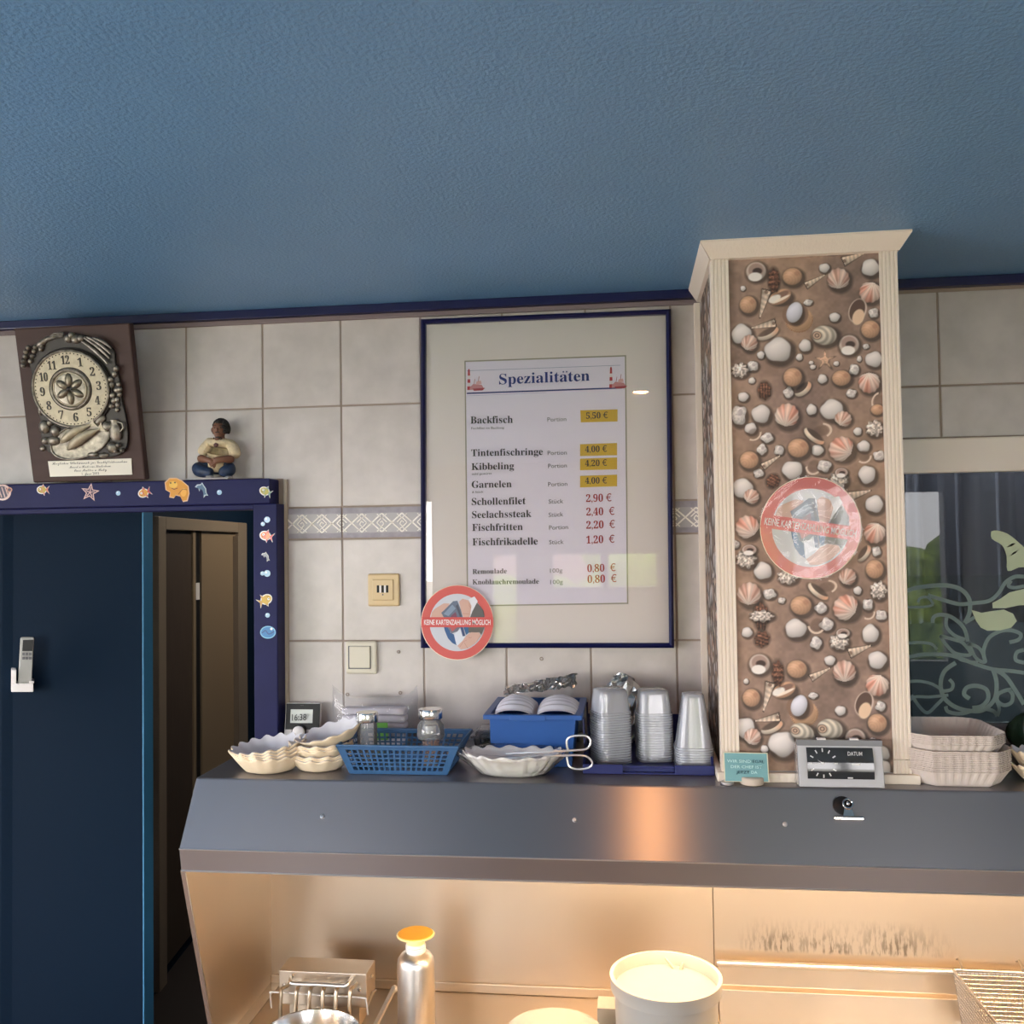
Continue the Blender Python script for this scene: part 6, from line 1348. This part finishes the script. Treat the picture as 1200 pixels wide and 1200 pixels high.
gb = thing('green_bottle_bag', (1.53, -.1, SH), 'dark green crumpled bag at the far right behind the paper bowls', 'bag')
mb = MB(); rf = np.random.default_rng(8)
mb.grid(lambda u_, v_: (1.535+.05*math.sin(math.pi*v_)*math.cos(6.283*u_)*(1+.12*math.sin(9*u_*6.283+v_*5)), -.10+.03*math.sin(math.pi*v_)*math.sin(6.283*u_), SH+.048-.046*math.cos(math.pi*v_)), 30, 14, cu=True)
mb.build('bag', mat('dark_green_film', K(34, 52, 40), rough=.25, bump=.8, bs=40), gb, smooth=True, recalc=False, ang=3)

# ---------------------------------------------------------------- under the hood: fryer head, basket, bottle, tubs
fh = thing('heating_unit', (.01, -.165, WT), 'steel fryer heating head with six rods and a wire handle, at lower left', 'fryer')
hx0, hx1, hy0, hy1 = -.089, .109, -.205, -.135; hz0, hz1 = WT+.062, 1.6-.7005
MB().box(hx0, hx1, hy0, hy1, WT+.050, hz1).build('head_box', M_steeld, fh, bevel=.0015)
MB().box(hx0+.02, hx1-.02, hy0+.012, hy1, WT+.001, WT+.050).build('pedestal', M_steeld, fh)
for x, z in ((hx0+.012, hz1-.030), (hx1-.016, hz1-.033)):
    mb = MB(); mb.lathe([(.0042, 0), (.0042, .003), (.0005, .0035)], seg=10); mb.xf(Matrix.Translation((x, hy0, z)) @ Matrix.Rotation(R(90), 4, 'X')).build('screw', M_chrome, fh)
for z in (hz1-.020, ):
    mb = MB(); mb.lathe([(.0042, 0), (.0042, .003), (.0005, .0035)], seg=10); mb.xf(Matrix.Translation((hx1, hy0+.035, z)) @ Matrix.Rotation(R(90), 4, 'Y')).build('screw', M_chrome, fh)
Yh = hy0-.018
hp = [(P(341, 1141, hy0).x, hy0, P(341, 1144, hy0).z), tuple(P(340.5, 1150, Yh-.02)), tuple(P(346, 1152.5, Yh-.025)), tuple(P(375, 1153.5, Yh-.025)), tuple(P(402, 1155, Yh-.025)), tuple(P(408, 1152, Yh-.02)), (P(413, 1145, hy0).x, hy0, P(413, 1145, hy0).z)]
MB().tube(spline(hp, 5), .0045, 8).build('wire_handle', M_alu, fh, smooth=True)
for i, (xt, xb_) in enumerate(((339, 328.5), (353, 346.5), (369, 362), (384, 377.5), (400, 393), (418, 409.5))):
    a = P(xt, 1153, hy0); pts = [tuple(a), (a.x-.001, hy0-.012, a.z+.001), tuple(P(xb_+2, 1159, hy0-.028)), tuple(P(xb_+.6, 1168, hy0-.034)), tuple(P(xb_, 1185, hy0-.036))]; _e = P(xb_, 1215, hy0-.036); _e.z = max(_e.z, WT+.005); pts.append(tuple(_e))
    MB().tube(spline(pts, 5), .0043, 8).build('heating_rod', mat('browned_steel_rod', (.50, .42, .32), rough=.35, metal=1), fh, smooth=True)
MB().tube(spline([tuple(P(318, 1181, hy0-.01)), tuple(P(317, 1165, hy0-.01)), tuple(P(322, 1162.5, hy0-.01)), tuple(P(375, 1166, hy0-.01)), tuple(P(424, 1169, hy0-.01)), tuple(P(429, 1173, hy0-.01)), tuple(P(431, 1189, hy0-.01))], 5), .0022, 8).build('bracket_wire', M_alu, fh, smooth=True)
MB().tube([tuple(P(430, 1182, hy0+.005)), tuple(P(437, 1162, hy0+.04)), tuple(P(441, 1160, hy0+.05))], .0018, 6).build('bracket_wire', M_alu, fh, smooth=True)
fp = thing('fryer_pan', (-.0, -.36, WT-.02), 'round rimmed steel fryer pan below the heating rods at the bottom edge', 'pan')
pc_ = P(366, 1200, -.33)
pc_.z = WT+.020
mb = MB(); mb.lathe([(.080, -.06), (.093, -.01), (.096, 0), (.0985, .001), (.0985, -.003), (.094, -.012), (.081, -.0615)], (pc_.x, -.333, WT+.063), 48, 1, .92, cap=False); mb.build('rim_and_wall', M_chrome, fp, smooth=True)
MB().lathe([(.082, 0), (.082, .004)], (pc_.x, -.333, WT+.001), 40, 1, .92).build('bottom', M_steeld, fp)
MB().tube([tuple(P(462, 1158, -.10)), (P(425, 1215, -.30).x, -.36, WT+.010)], .006, 4).build('basin_edge', M_alu, wt_)
c = P(462, 1159, -.10); MB().sph(tuple(c), .008, 10, 6).build('edge_cap', M_plast, wt_, smooth=True)
bt = thing('flour_dredger', (.218, -.20, WT), 'tall aluminium shaker bottle with flared orange lid under the hood', 'bottle')
bx_, bz_ = .218, WT; zt2 = P(487, 1095, -.2).z; rB = .0405; hB = zt2-bz_
MB().lathe([(rB*.95, .001), (rB, .004), (rB, hB-.062), (rB*.97, hB-.052), (rB*.80, hB-.042), (rB*.52, hB-.036), (rB*.50, hB-.033)], (bx_, -.20, bz_), 40).build('aluminium_body', M_alu, bt, smooth=True)
MB().lathe([(rB*.52, hB-.036)]+[(rB*(.52+(.03 if k % 2 else 0)), hB-.034+.0022*k) for k in range(7)]+[(rB*.50, hB-.018)], (bx_, -.20, bz_), 32).build('threaded_neck', M_plast, bt, smooth=True)
MB().lathe([(rB*.48, hB-.020), (rB*.52, hB-.010), (rB*.78, hB-.004), (rB*1.0, hB-.0015), (rB*1.02, hB+.0005), (rB*.97, hB+.002)], (bx_, -.20, bz_), 40).build('lid_rim', mat('pale_cap_rim', K(230, 205, 150), rough=.4), bt, smooth=True)
MB().lathe([(rB*.95, hB+.001), (rB*.92, hB+.0035), (.0005, hB+.004)], (bx_, -.20, bz_), 40).build('orange_lid', mat('orange_cap', (.80, .42, .03), rough=.5), bt, smooth=True)
tb = thing('sauce_bucket', (.745, -.42, WT), 'open round white plastic bucket with creamy sauce under the hood', 'bucket')
M_bkt = mat('milky_bucket_plastic', (.30, .295, .28), rough=.35)
tc_ = (P(780, 1143, -.42).x, -.42, WT); zR = P(780, 1143, -.42).z-WT; rT = .104
MB().lathe([(rT*.86, .001), (rT*.92, zR-.03), (rT*.94, zR-.022)], tc_, 48).build('body', M_bkt, tb, smooth=True)
MB().lathe([(rT*.88, zR-.024), (rT*.985, zR-.024), (rT*.99, zR-.004), (rT*1.0, zR-.002), (rT*1.0, zR+.001), (rT*.93, zR+.001), (rT*.90, zR-.03), (rT*.88, zR-.06)], tc_, 48, cap=False).build('rim', M_bkt, tb, smooth=True)
mb = MB(); rs_ = random.Random(3)
mb.grid(lambda u_, v_: (tc_[0]+rT*.87*v_*math.cos(6.2832*u_), tc_[1]+rT*.87*v_*math.sin(6.2832*u_), WT+zR-.052+.005*math.sin(5*u_*6.28+3*v_)*v_*(1-v_)+.003*v_**6), 40, 10, cu=True)
mb.build('sauce', mat('cream_sauce', (.30, .275, .215), rough=.35), tb, smooth=True, recalc=False, ang=3)
mb = MB(); mb.tube(spline([(tc_[0]+.045, tc_[1]+.058, WT+zR-.050), (tc_[0]+.026, tc_[1]+.072, WT+zR-.036), (tc_[0]+.018, tc_[1]+.080, WT+zR-.022), (tc_[0]+.002, tc_[1]+.084, WT+zR-.004)], 5), [.006, .006, .0055, .005, .005, .0045, .004, .004, .0035, .003, .003, .003, .0025, .002, .002, .0015], 8)
mb.tube(spline([(tc_[0]+.026, tc_[1]+.072, WT+zR-.036), (tc_[0]+.034, tc_[1]+.078, WT+zR-.016), (tc_[0]+.036, tc_[1]+.082, WT+zR-.012)], 4), .0025, 6); mb.build('sauce_drip', MATS['cream_sauce'], tb, smooth=True)
lt = thing('lidded_tub', (.539, -.45, WT), 'round white tub with domed lid at the bottom edge, left of the bucket', 'plastic tub')
lz = P(650, 1183, -.40).z-WT
MB().lathe([(.075, .001), (.085, lz-.012)], (P(650, 1190, -.45).x, -.47, WT), 40).build('body', M_bkt, lt, smooth=True)
MB().lathe([(.090, lz-.014), (.090, lz-.006), (.084, lz-.003), (.07, lz), (.0005, lz+.002)], (P(650, 1190, -.45).x, -.47, WT), 48).build('lid', mat('white_lid', K(150, 150, 150, 1), rough=.4), lt, smooth=True)
bx2 = thing('white_carton', (P(712, 1185, -.33).x, -.33, WT), 'small white carton standing between the lidded tub and the sauce bucket', 'carton')
ca = P(700, 1178.5, -.33); MB().box(ca.x, ca.x+.055, -.34, -.29, WT+.001, ca.z).build('carton', mat('white_carton_board', K(160, 158, 154, 1), rough=.6), bx2, bevel=.001)
# right fryer unit: lower top, stepped splash, rail and hanging wire basket
fu = thing('right_fryer', (1.5, -.3, 0), 'stainless fryer unit with stepped back splash under the right of the hood', 'fryer')
MB().box(.872, HX1, -.80, -.012, WT-.12, WT-.062).build('top_sheet', M_steeld, fu, bevel=.002)
MB().box(.88, HX1-.01, -.76, -.03, 0, WT-.12).build('cabinet', M_steel, fu)
yf = -.040
mb = MB(); mb.extr([(.875, y, z) for y, z in ((-.010, 1.6-.725), (-.034, 1.6-.725), (-.034, 1.6-.770), (-.046, 1.6-.775), (-.052, WT-.062), (-.010, WT-.062))], (HX1-.885, 0, 0)); mb.build('stepped_splash', M_steeld, fu, bevel=.001)
MB().tube([(.872, -.036, 1.6-.720), (HX1-.01, -.036, 1.6-.720)], .0068, 10).build('rail', M_alu, fu, smooth=True)
MB().box(.8685, .8715, -.60, -.012, WT-.10, WT+.004).build('joint_strip', M_steeld, fu)
wbk = thing('fryer_basket', (1.47, -.16, WT-.05), 'wire mesh fryer basket hanging on the rail at the lower right', 'frying basket')
M_wire = mat('bright_mesh_wire', (.48, .45, .42), rough=.35, metal=1)
q0 = P(1117, 1137, -.055); bX0 = q0.x; bX1 = bX0+.26; bY1 = -.055; bY0 = -.275; bZt = q0.z; bZb = bZt-.115
rim_ = [(bX0, bY1, bZt), (bX1, bY1, bZt), (bX1+.002, bY0, bZt-.002), (bX0+.006, bY0, bZt-.002)]
MB().tube(rim_, .0034, 8, closed=True).build('rim_wire', M_wire, wbk, smooth=True)
mb = MB(); wr = .0011; st_ = .0085; e_ = .012
def mw(a, b): mb.tube([a, b], wr, 4)
nX = int((bX1-bX0)/st_); nY = int((bY1-bY0)/st_); nZ = int((bZt-bZb)/st_)
for i in range(nX+1):
    x = bX0+i*(bX1-bX0)/nX
    for y, s_ in ((bY0, 1), (bY1, -1)): mw((x, y, bZt), (bX0+e_+(x-bX0)*(1-2*e_/(bX1-bX0)), y+s_*e_, bZb))
    mw((bX0+e_+(x-bX0)*(1-2*e_/(bX1-bX0)), bY0+e_, bZb), (bX0+e_+(x-bX0)*(1-2*e_/(bX1-bX0)), bY1-e_, bZb))
for j in range(nY+1):
    y = bY0+j*(bY1-bY0)/nY; yb2 = bY0+e_+(y-bY0)*(1-2*e_/(bY1-bY0))
    mw((bX0, y, bZt), (bX0+e_, yb2, bZb)); mw((bX1, y, bZt), (bX1-e_, yb2, bZb)); mw((bX0+e_, yb2, bZb), (bX1-e_, yb2, bZb))
for k in range(1, nZ):
    t = k/nZ; z = bZt-(bZt-bZb)*t; e2 = e_*t; mb.tube([(bX0+e2, bY0+e2, z), (bX1-e2, bY0+e2, z), (bX1-e2, bY1-e2, z), (bX0+e2, bY1-e2, z)], wr, 4, closed=True)
o = mb.build('wire_mesh', M_wire, wbk, recalc=False); o['kind'] = 'stuff'
for px in (1126, 1197):
    c = P(px, 1134, -.05); MB().tube([(c.x, bY1, bZt), (c.x, bY1, bZt+.010), (c.x, -.036, bZt+.018), (c.x, -.024, bZt+.010)], .0022, 6).build('hook', M_wire, wbk, smooth=True)
